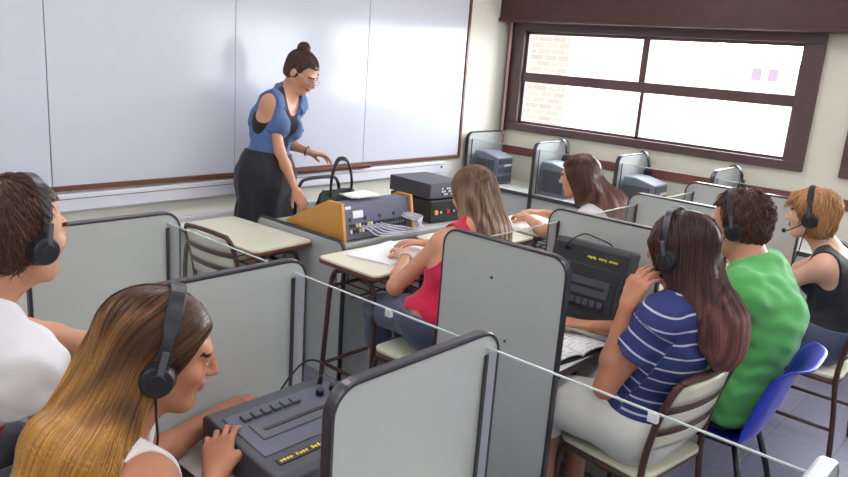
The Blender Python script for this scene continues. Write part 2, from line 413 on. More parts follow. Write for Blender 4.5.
booth_desk('white worktop of the last window booth, beyond the man in green', (5.255, 1.455, 0), -PI/2, .71, .50, 'window row booth worktops', modesty=2)

# ------------------------------------------------------------------ tape recorders
def recorder(label, loc, rot, mats, group, w=.36, d=.31, h=.10, hb=.055, lettering=M_yel, sl=1, cord=None):
    """desk-top unit: local x width, y depth (ridge at +y), z up"""
    t = thing('tape_recorder', label, 'tape recorder', loc, 0, group); t.rotation_euler = rot
    case, dark, key = mats
    prof = [(-d/2, 0), (d/2, 0), (d/2, h*.92), (d/2-.02, h), (-d/2+.02, hb), (-d/2, hb-.012)]
    b = MB(); b.prism(prof, 0, -w/2, w/2); b.build('case', case, t, bevel=.008, seg=3)
    a = math.atan2(h-hb, d-.04); R = Matrix.Rotation(a, 3, 'X')
    def on(x, y, dz=0.0):   # point on sloping face, y from -d/2..d/2
        return (x, y, hb + (y + d/2 - .02) * (h-hb)/(d-.04) + dz)
    b = MB(); b.box(on(0, .02, 0), (w-.05, d*.56, .006), R); b.build('deck_plate', dark, t, bevel=.002)
    for k in range(6):
        b = MB(); b.box(on(-w/2+.075+k*.031, .078, .006), (.026, .026, .013), R); b.build('key', key, t, bevel=.003)
    b = MB(); b.box(on(-.015, .015, .004), (w*.62, .07, .006), R); b.build('cassette_door', key, t, bevel=.004)
    b = MB(); b.box(on(-.015, .013, .0075), (w*.5, .012, .003), R); b.build('cassette_window', M_black, t, bevel=.001)
    b = MB(); b.box(on(w*.28, -.055, .003), (.05, .03, .006), R); b.build('counter', key, t, bevel=.002)
    for sx in (.28, .40):
        b = MB(); p = Vector(on(w*sx, .07, .0)); b.cyl(p, p + R @ Vector((0, 0, .018)), .013, .011); b.build('knob', M_black, t, bevel=.001)
    lp = MB(); lx = w*.16*(sl if sl < 0 else -1.25); lp.box(on(lx, -.105, .001), (.165, .022, .004), R); lo = lp.build('label_plate', M_black, t, bevel=.001)
    # small unreadable print: three short words of strokes
    rr = random.Random(4); b = MB(); x = lx-.072
    for wl in (4, 4, 4):
        for k in range(wl):
            hh = rr.choice((.008, .011, .009)); b.box(on(x, -.105 + (hh-.009)/2, .0035), (.0055, hh, .0012), R); x += .0098
            if rr.random() < .5: b.box(on(x-.0049, -.105, .0035), (.0045, .0028, .0012), R)
        x += .009
    b.build('print', lettering, lo)
    if cord:
        b = MB(); p0 = Vector(on(*cord[0])); b.cyl(p0, p0 + R @ Vector((0, 0, .028)), .0075, .006); b.build('plug', M_black, t, bevel=.001)
        b = MB(); b.tube(smooth_path([p0 + R @ Vector((0, 0, .026))] + [Vector(q) for q in cord[1]], 8), .003, 8); b.build('cable', M_bcable, t, smooth=True)
    return t
mF = (M_blk2, M_grey, M_key); mS = (M_blk3, M_black, M_blk2); mW = (M_wrec, M_key, M_grey)
G_REC = 'tape recorders in the booths'
recorder('charcoal tape recorder lying flat on foreground worktop, long-haired woman touching it', (1.135, 1.365, .741), (0, 0, 0), mF, G_REC, w=.40, d=.33, h=.115, hb=.075, cord=((.15, .115), [(.16, .125, .17), (.13, .165, .165), (.06, .175, .10), (.0, .185, .006), (-.12, .19, .004)]))
# upright dark unit leaning on the partition: width along y, face to -x
Rm = Matrix(((0, 0, -1), (1, 0, 0), (0, -1, 0)))  # local x->y, y->-z, z->-x
Rm = Matrix.Rotation(math.radians(12), 3, 'Y') @ Rm
rec = recorder('dark tape recorder standing upright against partition beside the open book', (2.70, 1.40, .915), Rm.to_euler(), mS, G_REC, w=.345, d=.32, h=.105, hb=.10, sl=-1, cord=((.10, -.12), [(.07, -.15, .155), (.03, -.19, .13), (.0, -.185, .08), (-.04, -.175, .05), (-.06, -.164, .035)]))

def wall_recorder(label, loc, rz):
    t = thing('tape_recorder', label, 'tape recorder', loc, rz, G_REC)
    b = MB(); b.prism([(-.13, 0), (.12, 0), (.12, .27), (.02, .27), (-.13, .235)], 0, -.115, .115); b.build('case', M_wrec, t, bevel=.01)
    for z, hh, mm in ((.20, .05, M_key), (.125, .05, M_grey), (.05, .05, M_key)):
        b = MB(); b.bb(-.095, .095, -.137, -.128, z-hh/2, z+hh/2); b.build('control_strip', mm, t, bevel=.003)
    b = MB(); b.bb(-.02, .08, -.142, -.136, .155, .172); b.build('label_plate', M_pale, t, bevel=.001)
    b = MB(); b.bb(-.121, -.113, -.10, .10, .03, .21); b.build('side_plate', M_key, t, bevel=.002)
    return t
wall_recorder('grey-blue tape recorder standing in the corner booth by whiteboard end', (5.18, 3.80, .741), 0)
wall_recorder('grey-blue tape recorder behind glass, left of the long reddish hair', (5.19, 3.12, .741), 0)
wall_recorder('grey-blue tape recorder behind glass, right of the long reddish hair', (5.19, 2.39, .741), 0)
# ------------------------------------------------------------------ school furniture
def school_desk(label, loc, rz, group=None, w=.66, d=.44):
    t = thing('school_desk', label, 'desk', loc, rz, group)
    r = .035; P = arc((w/2-r, d/2-r), r, 0, PI/2, 5) + arc((-w/2+r, d/2-r), r, PI/2, PI, 5) + arc((-w/2+r, -d/2+r), r, PI, 1.5*PI, 5) + arc((w/2-r, -d/2+r), r, 1.5*PI, 2*PI, 5)
    b = MB(); b.prism(P, 2, .742, .752); b.build('desk_top', M_desk, t)
    Q = [(x*1.012, y*1.018) for x, y in P]
    b = MB(); b.prism(Q, 2, .722, .7425); b.build('top_edge', M_edge, t, bevel=.004)
    for sx in (-1, 1):
        x = sx*(w/2-.05)
        pts = smooth_path([(x, -d/2+.05, .0), (x, -d/2+.035, .35), (x, -d/2+.05, .62), (x, -d/2+.12, .70), (x, d/2-.13, .70), (x, d/2-.06, .63), (x, d/2-.03, .35), (x, d/2+.0, .0)], 6)
        b = MB(); b.tube(pts, .0135, 10); b.build('leg_frame', M_brown, t, smooth=True)
        b = MB(); b.tube([(x, -d/2+.04, .16), (x, d/2-.02, .16)], .011, 8); b.build('side_rail', M_brown, t, smooth=True)
    for yy, zz in ((d/2-.06, .60), (-d/2+.10, .685), (d/2-.02, .16)):
        b = MB(); b.tube([(-w/2+.05, yy, zz), (w/2-.05, yy, zz)], .010, 8); b.build('cross_rail', M_brown, t, smooth=True)
    b = MB()
    for k in range(7):
        x = -w/2+.09 + k*(w-.18)/6
        b.tube([(x, -d/2+.06, .585), (x, d/2-.05, .585), (x, d/2-.045, .66)], .0045, 6)
    b.tube([(-w/2+.05, 0, .578), (w/2-.05, 0, .578)], .006, 6)
    b.build('book_rack', M_brown, t, smooth=True)
    return t

def slat_chair(label, loc, rz, group=None, tilt=.16):
    """steel tube school chair; local +y is where the sitter faces"""
    t = thing('school_chair', label, 'chair', loc, rz, group)
    w = .40
    for sx in (-1, 1):
        x = sx*(w/2)
        pts = smooth_path([(x, -.22, 0), (x, -.20, .22), (x, -.175, .44), (x, -.195, .62), (x*.98, -.235, .76), (x*.86, -.25, .805)], 6)
        b = MB(); b.tube(pts, .0125, 10); b.build('back_post', M_brown, t, smooth=True)
        pts = smooth_path([(x, .19, 0), (x, .175, .25), (x, .155, .385), (x, .10, .407), (x, -.17, .407)], 6)
        b = MB(); b.tube(pts, .0125, 10); b.build('leg', M_brown, t, smooth=True)
        b = MB(); b.tube([(x, -.205, .17), (x, .18, .17)], .010, 8); b.build('side_rail', M_brown, t, smooth=True)
    b = MB(); b.tube(smooth_path([(-w/2*.86, -.25, .805), (-.06, -.262, .815), (.06, -.262, .815), (w/2*.86, -.25, .805)], 5), .0125, 10); b.build('top_rail', M_brown, t, smooth=True)
    r = .05; sw, sd = .40, .38
    P = arc((sw/2-r, .19-r), r, 0, PI/2, 5) + arc((-sw/2+r, .19-r), r, PI/2, PI, 5) + arc((-sw/2+r, -.19+r), r, PI, 1.5*PI, 5) + arc((sw/2-r, -.19+r), r, 1.5*PI, 2*PI, 5)
    b = MB(); b.prism(P, 2, .420, .437); b.build('seat', [M_desk], t, bevel=.004)
    b = MB(); b.prism([(x*1.01, y*1.01) for x, y in P], 2, .413, .4205); b.build('seat_edge', M_edge, t)
    def back(z, y): 
        return y
    for z0, z1 in ((.545, .605), (.632, .692), (.718, .795)):
        def yz(z): return -.178 - .22*(z-.52)
        b = MB()
        def fn(u, v, z0=z0, z1=z1):
            x = (u-.5)*(w-.02); z = z0 + (z1-z0)*v
            return (x, yz(z) - .03*(1-(2*u-1)**2), z)
        b.grid(fn, 12, 3); b.build('slat', M_desk, t, smooth=True, solid=.012)
    for z in (.618, .705):
        b = MB(); b.grid(lambda u, v, z=z: ((u-.5)*(w-.01), -.178-.22*(z-.52)-.004 - .03*(1-(2*u-1)**2), z+(v-.5)*.026), 12, 2); b.build('back_bar', M_brown, t, smooth=True, solid=.008)
    return t

def shell_chair(label, loc, rz):
    t = thing('plastic_chair', label, 'chair', loc, rz)
    prof = smooth_path([(0, .235, .405), (0, .20, .435), (0, .08, .432), (0, -.08, .425), (0, -.165, .45), (0, -.205, .53), (0, -.235, .64), (0, -.27, .74), (0, -.31, .785), (0, -.335, .79)], 6)
    N = len(prof)-1
    def fn(u, v):
        f = v*N; i = min(int(f), N-1); p = prof[i].lerp(prof[i+1], f-i)
        s = 2*u-1; hw = .215 + .02*math.sin(PI*v) - .02*max(0, v-.8)*5*abs(s)
        lip = (abs(s)**4)
        up = .035*lip if v < .5 else .0
        fw = .05*lip if v >= .42 else 0.0
        k = min(1, max(0, (v-.35)/.2))
        return (s*hw, p.y + .05*lip*k, p.z + .04*lip*(1-k))
    b = MB(); b.grid(fn, 22, 40); b.build('shell', M_blue, t, smooth=True, solid=.006)
    for sx in (-1, 1):
        for sy in (-1, 1):
            b = MB(); b.tube([(sx*.15, sy*.12-.0, .425), (sx*.19, sy*.19, .21), (sx*.215, sy*.24, 0)], .0125, 10); b.build('leg', M_black, t, smooth=True)
    b = MB(); b.tube([(-.15, .12, .418), (-.15, -.12, .418), (.15, -.12, .418), (.15, .12, .418)], .011, 8, closed=True); b.build('under_frame', M_black, t, smooth=True)
    return t

slat_chair('brown steel school chair with cream slats under the striped woman', (2.445, 1.035, 0), math.radians(-7))
shell_chair('blue plastic shell chair under the man in green', (2.895, .885, 0), math.radians(4))
slat_chair('brown steel school chair with cream seat under the short-haired woman', (3.98, .82, 0), math.radians(0))
slat_chair('empty cream-backed school chair behind the front partitions, at empty desk', (2.31, 3.34, 0), -PI/2+math.radians(4))
slat_chair('brown steel school chair under the woman in red', (2.50, 2.10, 0), 0)
slat_chair('school chair under the woman with long reddish hair', (4.0, 2.05, 0), 0)
slat_chair('school chair under the man in white tee', (.32, 1.885, 0), -PI/2)
slat_chair('school chair under the long-haired woman with headphones in the foreground', (.40, 1.345, 0), -PI/2)
school_desk('cream-topped school desk under the hands of the woman in red', (2.70, 2.565, 0), 0, None, w=.68, d=.42)
school_desk('empty cream-topped school desk, left of the teacher console', (2.325, 3.38, 0), -PI/2+math.radians(3), None, w=.72, d=.40)
school_desk('cream-topped school desk in front of the amplifiers', (3.42, 2.58, 0), 0, None, w=.64, d=.42)
school_desk('school desk under the papers of the woman with long reddish hair', (4.12, 2.60, 0), 0, None, w=.66, d=.46)

# ------------------------------------------------------------------ teacher's console
def console_area():
    t = thing('teacher_desk', 'grey laminate teacher desk holding the wooden console', 'desk', (3.2, 3.2, 0))
    b = MB(); b.bb(-.62, .72, -.36, .335, .735, .76); b.build('worktop', M_lam, t, bevel=.003)
    b = MB(); b.bb(-.61, .70, -.34, -.32, .08, .735); b.build('front_panel', M_lam, t)
    b = MB(); r = .05
    P = [(-.40, .0)] + arc((-.40+r, .785-r), r, PI, PI/2, 6) + arc((.36-r, .785-r), r, PI/2, 0, 6) + [(.36, 0)]
    b.prism(P, 0, -.646, -.621); b.build('side_panel', M_lam, t)
    b = MB(); b.tube([(-.6335, p[0], p[1]+.0) for p in P], .014, 8); b.build('edge_trim', M_rubber, t, smooth=True)
    b = MB(); b.bb(.69, .715, -.34, .33, 0, .735); b.build('end_panel', M_lam, t)
    # console box with wooden cheeks
    t = thing('console', 'wooden-sided teacher console, dark back covered with sockets and cables', 'console', (2.945, 3.10, .761))
    cheek = [(-.25, 0), (.26, 0), (.26, .04), (-.10, .215), (-.21, .215)]
    for x0 in (-.335, .205):
        b = MB(); b.prism(cheek, 0, x0, x0+.02); b.build('wood_cheek', M_ply, t, bevel=.003)
    b = MB(); b.prism([(-.235, .012), (.25, .012), (.25, .035), (-.105, .203), (-.197, .203)], 0, -.315, .205); b.build('body', M_grey, t)
    R = Matrix.Rotation(-math.atan2(.038, .19), 3, 'X')
    def onb(x, z, o=0.0): return (x, -.235 + (z-.012)*.2 - o, z)
    for k in range(20):
        for z in (.055, .085) if k % 5 else (.055, .085, .12):
            b = MB(); p = onb(-.27+k*.0225, z, .003); b.box(p, (.011, .008, .020), R); b.build('socket', [M_black, M_pale, M_yel, M_black][(k*3+int(z*100)) % 4] if k < 8 else M_black, t)
    b = MB(); b.box(onb(-.21, .145, .003), (.075, .004, .04), R); b.build('label_plate', M_pale, t)
    b = MB(); b.box(onb(-.28, .185, .003), (.04, .004, .016), R); b.build('label_plate', M_pale, t)
    rr = random.Random(3)
    for k in range(6):
        x0 = -.22 + k*.035; z0 = .08
        pts = smooth_path([onb(x0, z0, .0), (x0+.02, -.285, .075), (x0+.10, -.30, .03 + .006*k), (.10+.02*k, -.315-.006*k, .012+.008*(k % 3)), (.20, -.29, .02+.01*k), (.245+.004*k, -.265, .05+.008*k), onb(.13+.010*k, .10+.008*(k % 3), 0)], 7)
        b = MB(); b.tube(pts, .0045, 6); b.build('cable', M_cable, t, smooth=True)
    # paper stack on the console top
    t = thing('paper_stack', 'loose white papers lying on top of the wooden console', 'papers', (2.86, 3.015, .9775))
    for k in range(3):
        b = MB(); b.box((.005*k, 0, .0015+.003*k), (.19, .13, .0025), Matrix.Rotation(.12*k-.15, 3, 'Z')); b.build('sheet', M_paper, t)
    # amplifiers
    def amp(name, label, loc, w, d, h, mat, kind):
        t = thing(name, label, 'amplifier', loc, math.radians(-5), 'amplifiers on the teacher desk')
        b = MB(); b.bb(-w/2, w/2, -d/2, d/2, .008, h); b.build('case', mat, t, bevel=.004)
        b = MB(); b.bb(-w/2+.006, w/2-.006, -d/2-.006, -d/2+.001, .014, h-.006); b.build('front_plate', M_black if kind else M_grey, t, bevel=.002)
        for sx in (-1, 1):
            for sy in (-1, 1): b = MB(); b.cyl((sx*(w/2-.03), sy*(d/2-.03), 0), (sx*(w/2-.03), sy*(d/2-.03), .01), .012); b.build('foot', M_black, t)
        if kind:
            for x, m, r_ in ((-.13, M_lamp_o, .016), (-.09, M_chrome, .010), (-.02, M_red, .014), (.03, M_chrome, .010), (.10, M_pale, .013), (.14, M_chrome, .010)):
                b = MB(); b.cyl((x*.95, -d/2-.006, h*.5), (x*.95, -d/2-.02, h*.5), r_); b.build('knob', m, t, bevel=.002)
        else:
            for k in range(5):
                for q in range(3):
                    b = MB(); b.bb(-.06+k*.02, -.048+k*.02, -d/2-.010, -d/2-.005, .03+q*.018, .04+q*.018); b.build('button', M_pale if (k+q) % 3 else M_black, t)
        return t
    amp('amplifier', 'dark amplifier with coloured knobs, lower one of the stack', (3.56, 3.10, .761), .33, .38, .145, M_blk3, True)
    amp('amplifier', 'dark grey amplifier with small buttons, top of the stack', (3.55, 3.11, .907), .32, .38, .105, M_blk2, False)
console_area()

def handbag():
    t = thing('handbag', 'black leather handbag with tall loop handles beside the teacher', 'handbag', (3.085, 3.455, .761), math.radians(-4))
    b = MB()
    def fn(u, v):
        a = 2*PI*u; w, d = .17*(1-.18*v)*(1.0 if v < .95 else .9), .075*(1-.75*v)
        sg = lambda c: math.copysign(abs(c)**.6, c)
        return (w*sg(math.cos(a)), d*sg(math.sin(a)), .145*v + .012*math.sin(6*a)*v)
    b.grid(fn, 32, 10); bmesh.ops.remove_doubles(b.bm, verts=b.bm.verts[:], dist=1e-5); bmesh.ops.holes_fill(b.bm, edges=b.bm.edges[:], sides=64)
    b.build('bag_body', M_leather, t, smooth=True)
    for s, ln in ((-1, 0), (1, .05)):
        pts = smooth_path([(-.075+ln, s*.028, .10), (-.078+ln, s*.034, .21), (-.045+ln, s*.036, .325), (.0+ln, s*.036, .350), (.05+ln, s*.036, .322), (.084+ln, s*.034, .21), (.08+ln, s*.028, .10)], 8)
        b = MB(); b.tube(pts, .0075, 10); b.build('handle', M_leather, t, smooth=True)
handbag()
def metal_chair():
    t = thing('metal_chair', 'teacher chair with thin black metal back frame behind the handbag', 'chair', (3.10, 3.83, 0), PI)
    # sitter would face the class
    b = MB(); b.tube(smooth_path([(-.19, .17, 0), (-.19, .165, .44), (-.185, .17, .80), (-.155, .175, .925), (-.09, .175, .955), (.09, .175, .955), (.155, .175, .925), (.185, .17, .80), (.19, .165, .44), (.19, .17, 0)], 8), .011, 10); b.build('back_frame', M_black, t, smooth=True)
    b = MB(); b.bb(-.18, .18, .163, .175, .62, .80); b.build('backrest', M_lam, t, bevel=.02, seg=3)
    b = MB(); b.bb(-.19, .19, -.16, .16, .44, .46); b.build('seat', M_lam, t, bevel=.008)
    for sx in (-1, 1):
        b = MB(); b.tube([(sx*.18, .16, .43), (sx*.18, -.14, .43), (sx*.18, -.16, .40), (sx*.18, -.165, 0)], .011, 8); b.build('leg', M_black, t, smooth=True)
metal_chair()

# ------------------------------------------------------------------ books and papers
def page_mat():
    m = bpy.data.materials.new('printed_page'); m.use_nodes = True; nt = m.node_tree; bs = nt.nodes['Principled BSDF']; bs.inputs['Roughness'].default_value = .8
    tc = nt.nodes.new('ShaderNodeTexCoord')
    br = nt.nodes.new('ShaderNodeTexBrick'); br.inputs['Scale'].default_value = 1; br.inputs['Brick Width'].default_value = .055; br.inputs['Row Height'].default_value = .021
    br.inputs['Mortar Size'].default_value = .0065; br.inputs['Mortar Smooth'].default_value = .2; br.offset = .37
    br.inputs['Color1'].default_value = rgb(186, 186, 190); br.inputs['Color2'].default_value = rgb(236, 236, 234); br.inputs['Mortar'].default_value = rgb(240, 240, 238)
    nt.links.new(tc.outputs['Object'], br.inputs['Vector']); nt.links.new(br.outputs['Color'], bs.inputs['Base Color'])
    return m
M_page = page_mat()
def open_book(label, loc, rz, w=.36, d=.27):
    t = thing('open_book', label, 'book', loc, rz)
    for s in (-1, 1):
        b = MB()
        def top(u, v, s=s):
            x = u*w/2; z = .022*math.sin(PI*min(1, u*1.0))**.6*(1-.45*u) + .004
            return (s*x, (v-.5)*d, z)
        b.grid(top, 14, 2)
        V = b.bm.verts[:]
        b.build('page_block', M_page, t, smooth=True, solid=.006)
    b = MB(); b.bb(-w/2-.004, w/2+.004, -d/2-.004, d/2+.004, 0, .0025); b.build('cover', M_slot, t)
    return t
open_book('open book with printed pages on the worktop before the striped woman', (2.345, 1.345, .742), math.radians(-8))
def sheets(name, label, cat, loc, rz, n, w, d, group=None, mat=None):
    t = thing(name, label, cat, loc, rz, group)
    for k in range(n):
        b = MB(); b.box((.004*(k % 2), .003*k, .001+.0022*k), (w, d, .0018), Matrix.Rotation(.03*((k*7) % 3-1), 3, 'Z')); b.build('sheet', mat or M_paper, t)
    return t
sheets('notebook', 'white notebook open under the hands of the woman in red', 'notebook', (2.71, 2.60, .7525), math.radians(12), 4, .40, .26)
sheets('paper', 'white papers under the hands of woman with long reddish hair', 'papers', (3.98, 2.62, .7525), math.radians(5), 3, .34, .27)
sheets('paper', 'bright paper on worktop beside the chin of the short-haired woman', 'papers', (4.16, 1.46, .742), 0, 2, .21, .29)
# ------------------------------------------------------------------ people: implicit surfaces meshed as one continuous skin
def V3(*a): return np.array(a if len(a) > 1 else a[0], dtype=np.float64)
def nrm(v): v = np.asarray(v, float); return v / (np.linalg.norm(v) + 1e-12)
def rc(a, b, ra, rb):
    a = V3(a); b = V3(b); ba = b - a; L2 = ba @ ba + 1e-12
    def f(P):
        q = P - a; t = np.clip(q @ ba / L2, 0, 1)
        return np.linalg.norm(q - t[:, None] * ba, axis=1) - (ra + (rb - ra) * t)
    return f
def rcf(a, b, ra, rb, ax, flat):
    """tapered capsule flattened along unit axis ax"""
    a = V3(a); b = V3(b); ax = nrm(ax); k = 1/flat - 1
    b2 = b + ax * ((b - a) @ ax) * k; g = rc(a, b2, ra, rb)
    def f(P): return g(P + np.outer((P - a) @ ax * k, ax)) * (0.5 + flat/2)
    return f
def ell(c, axes, r):
    c = V3(c); A = np.array(axes, float); r = V3(r)
    def f(P):
        q = (P - c) @ A.T; k0 = np.linalg.norm(q / r, axis=1); k1 = np.linalg.norm(q / (r*r), axis=1) + 1e-9
        return k0 * (k0 - 1) / k1
    return f
def sph(c, r):
    c = V3(c)
    return lambda P: np.linalg.norm(P - c, axis=1) - r
def clipf(f, planes):
    """keep the side where (P-o).n < 0"""
    pl = [(V3(o), nrm(n)) for o, n in planes]
    def g(P):
        d = f(P)
        for o, n in pl: d = np.maximum(d, (P - o) @ n)
        return d
    return g

class SDF:
    def __init__(s): s.ops = []
    def add(s, f, k=0.02): s.ops.append(('u', f, k)); return s
    def sub(s, f, k=0.01): s.ops.append(('s', f, k)); return s
    def cut(s, f): s.ops.append(('i', f, 0)); return s
    def disp(s, f): s.ops.append(('d', f, 0)); return s
    @staticmethod
    def comb(op, D, d, k):
        if op == 'u':
            if k <= 0: return np.minimum(D, d)
            h = np.clip(0.5 + 0.5*(D - d)/k, 0, 1); return D + (d - D)*h - k*h*(1-h)
        if op == 's':
            if k <= 0: return np.maximum(D, -d)
            h = np.clip(0.5 - 0.5*(D + d)/k, 0, 1); return D + (-d - D)*h + k*h*(1-h)
        if op == 'i': return np.maximum(D, d)
        return D + d
    def ev(s, P):
        D = np.full(len(P), 1.0)
        for op, f, k in s.ops: D = s.comb(op, D, f(P), k)
        return D
    def mesh(s, lo, hi, h, B=8):
        lo = V3(lo); nb = np.ceil((V3(hi) - lo) / (h*B)).astype(int); n = nb * B
        ii = np.stack(np.meshgrid(*[np.arange(x) for x in nb], indexing='ij'), -1).reshape(-1, 3)
        cen = lo + (ii * B + (B-1)/2) * h
        cv = []; D = np.full(len(cen), 1.0)
        for op, f, k in s.ops:
            d = f(cen); cv.append(d); D = s.comb(op, D, d, k)
        rad = h * B * 0.87
        act = np.abs(D) < rad * 1.7 + 0.01
        G = np.repeat(np.repeat(np.repeat(D.reshape(nb), B, 0), B, 1), B, 2).astype(np.float32)
        ai = np.nonzero(act)[0]
        off = np.stack(np.meshgrid(*[np.arange(B)]*3, indexing='ij'), -1).reshape(-1, 3)
        P = (lo + (ii[ai][:, None, :] * B + off[None]) * h)
        F = np.full((len(ai), B**3), 1.0)
        for (op, f, k), d0 in zip(s.ops, cv):
            if op == 'd': m = np.ones(len(ai), bool)
            elif op == 'i': m = d0[ai] > -rad*1.6 - .01
            else: m = d0[ai] < rad*1.6 + k + .012
            if not m.any(): continue
            q = P[m].reshape(-1, 3); F[m] = s.comb(op, F[m], f(q).reshape(-1, B**3), k)
        for t, a in enumerate(ai):
            x, y, z = ii[a] * B; G[x:x+B, y:y+B, z:z+B] = F[t].reshape(B, B, B)
        return surface_nets(G, lo, h)

def surface_nets(G, lo, h):
    S = G < 0
    nx, ny, nz = G.shape
    c = np.zeros((nx-1, ny-1, nz-1), np.uint8)
    for dx in (0, 1):
        for dy in (0, 1):
            for dz in (0, 1): c += S[dx:nx-1+dx, dy:ny-1+dy, dz:nz-1+dz]
    ci = np.argwhere((c > 0) & (c < 8))
    idx = -np.ones(c.shape, np.int64); idx[tuple(ci.T)] = np.arange(len(ci))
    acc = np.zeros((len(ci), 3)); cnt = np.zeros(len(ci))
    cor = [(x, y, z) for x in (0, 1) for y in (0, 1) for z in (0, 1)]
    for a in cor:
        for ax in range(3):
            if a[ax]: continue
            b = list(a); b[ax] = 1
            va = G[ci[:, 0]+a[0], ci[:, 1]+a[1], ci[:, 2]+a[2]].astype(float); vb = G[ci[:, 0]+b[0], ci[:, 1]+b[1], ci[:, 2]+b[2]].astype(float)
            m = (va < 0) != (vb < 0); t = np.where(m, va / np.where(m, va - vb, 1), 0)
            p = np.array(a, float)[None].repeat(len(ci), 0); p[:, ax] = t
            acc[m] += p[m]; cnt[m] += 1
    v = lo + (ci + acc / cnt[:, None]) * h
    quads = []
    for ax in range(3):
        sl = [slice(None)]*3; s2 = [slice(None)]*3; sl[ax] = slice(0, -1); s2[ax] = slice(1, None)
        A = S[tuple(sl)]; Bm = S[tuple(s2)]
        e = np.argwhere(A != Bm); o = [k for k in range(3) if k != ax]
        e = e[(e[:, o[0]] > 0) & (e[:, o[1]] > 0) & (e[:, o[0]] < G.shape[o[0]]-1) & (e[:, o[1]] < G.shape[o[1]]-1)]
        q = []
        for d0, d1 in ((-1, -1), (0, -1), (0, 0), (-1, 0)):
            k = e.copy(); k[:, o[0]] += d0; k[:, o[1]] += d1; q.append(idx[tuple(k.T)])
        q = np.stack(q, 1); flip = A[tuple(e.T)]
        if ax == 1: flip = ~flip
        q[~flip] = q[~flip][:, ::-1]; quads.append(q)
    return v, np.concatenate(quads)

def np_mesh(name, v, q, mats, parent=None, mi=None, attr=None, smooth=True):
    me = bpy.data.meshes.new(name)
    me.vertices.add(len(v)); me.vertices.foreach_set('co', np.ascontiguousarray(v, np.float32).ravel())
    k = q.shape[1]
    me.loops.add(q.size); me.loops.foreach_set('vertex_index', np.ascontiguousarray(q, np.int32).ravel())
    me.polygons.add(len(q)); me.polygons.foreach_set('loop_start', np.arange(0, q.size, k, dtype=np.int32)); me.polygons.foreach_set('loop_total', np.full(len(q), k, np.int32))
    for m in mats: me.materials.append(m)
    if mi is not None: me.polygons.foreach_set('material_index', np.ascontiguousarray(mi, np.int32))
    me.polygons.foreach_set('use_smooth', np.full(len(q), smooth))
    for an, av in (attr or {}).items():
        a = me.attributes.new(an, 'FLOAT', 'POINT'); a.data.foreach_set('value', np.ascontiguousarray(av, np.float32))
    me.update(calc_edges=True); me.validate()
    o = bpy.data.objects.new(name, me); COL.objects.link(o)
    if parent is not None: o.parent = parent
    return o

# ---- materials for people
def skin_mat(name, c): return pm(name, c, 0.5, var=0.06, scale=18, bump=0.02, bscale=250, sss=0.25)
M_lip = pm('lip', rgb(176, 98, 92), .4); M_eyew = pm('eye_white', rgb(226, 222, 216), .2); M_iris = pm('iris', rgb(60, 42, 30), .2)
def hair_mat(name, dark, light, tip=None, z0=0, z1=1, rough=.38):
    """tone attribute (per strand) mixes dark and light; optional dyed lengths between heights z0 and z1"""
    m = bpy.data.materials.new(name); m.use_nodes = True; nt = m.node_tree; b = nt.nodes['Principled BSDF']
    at = nt.nodes.new('ShaderNodeAttribute'); at.attribute_name = 'tone'
    mx = nt.nodes.new('ShaderNodeMix'); mx.data_type = 'RGBA'; mx.inputs[6].default_value = dark; mx.inputs[7].default_value = light
    nt.links.new(at.outputs['Fac'], mx.inputs[0]); out = mx.outputs[2]
    if tip:
        dy = nt.nodes.new('ShaderNodeAttribute'); dy.attribute_name = 'dye'
        t1 = nt.nodes.new('ShaderNodeMix'); t1.data_type = 'RGBA'; t1.inputs[6].default_value = tip[0]; t1.inputs[7].default_value = tip[1]; nt.links.new(at.outputs['Fac'], t1.inputs[0])
        m2 = nt.nodes.new('ShaderNodeMix'); m2.data_type = 'RGBA'; nt.links.new(dy.outputs['Fac'], m2.inputs[0]); nt.links.new(out, m2.inputs[6]); nt.links.new(t1.outputs[2], m2.inputs[7]); out = m2.outputs[2]
    nt.links.new(out, b.inputs['Base Color']); b.inputs['Roughness'].default_value = rough; b.inputs['Specular IOR Level'].default_value = .4
    return m
def stripe_mat(name, base, line, period, width):
    m = bpy.data.materials.new(name); m.use_nodes = True; nt = m.node_tree; b = nt.nodes['Principled BSDF']; b.inputs['Roughness'].default_value = .85
    at = nt.nodes.new('ShaderNodeAttribute'); at.attribute_name = 'band'
    f = nt.nodes.new('ShaderNodeMath'); f.operation = 'MODULO'; f.inputs[1].default_value = period; nt.links.new(at.outputs['Fac'], f.inputs[0])
    g = nt.nodes.new('ShaderNodeMath'); g.operation = 'LESS_THAN'; g.inputs[1].default_value = width; nt.links.new(f.outputs[0], g.inputs[0])
    mx = nt.nodes.new('ShaderNodeMix'); mx.data_type = 'RGBA'; mx.inputs[6].default_value = base; mx.inputs[7].default_value = line
    nt.links.new(g.outputs[0], mx.inputs[0]); nt.links.new(mx.outputs[2], b.inputs['Base Color']); return m
def cloth_mat(name, c, var=.08, scale=30, rough=.85): return pm(name, c, rough, var=var, scale=scale, bump=.08, bscale=400, sheen=.15)
M_band = pm('headset_black', rgb(34, 34, 42), .38, var=.1); M_cush = pm('headset_cushion', rgb(20, 20, 24), .6)

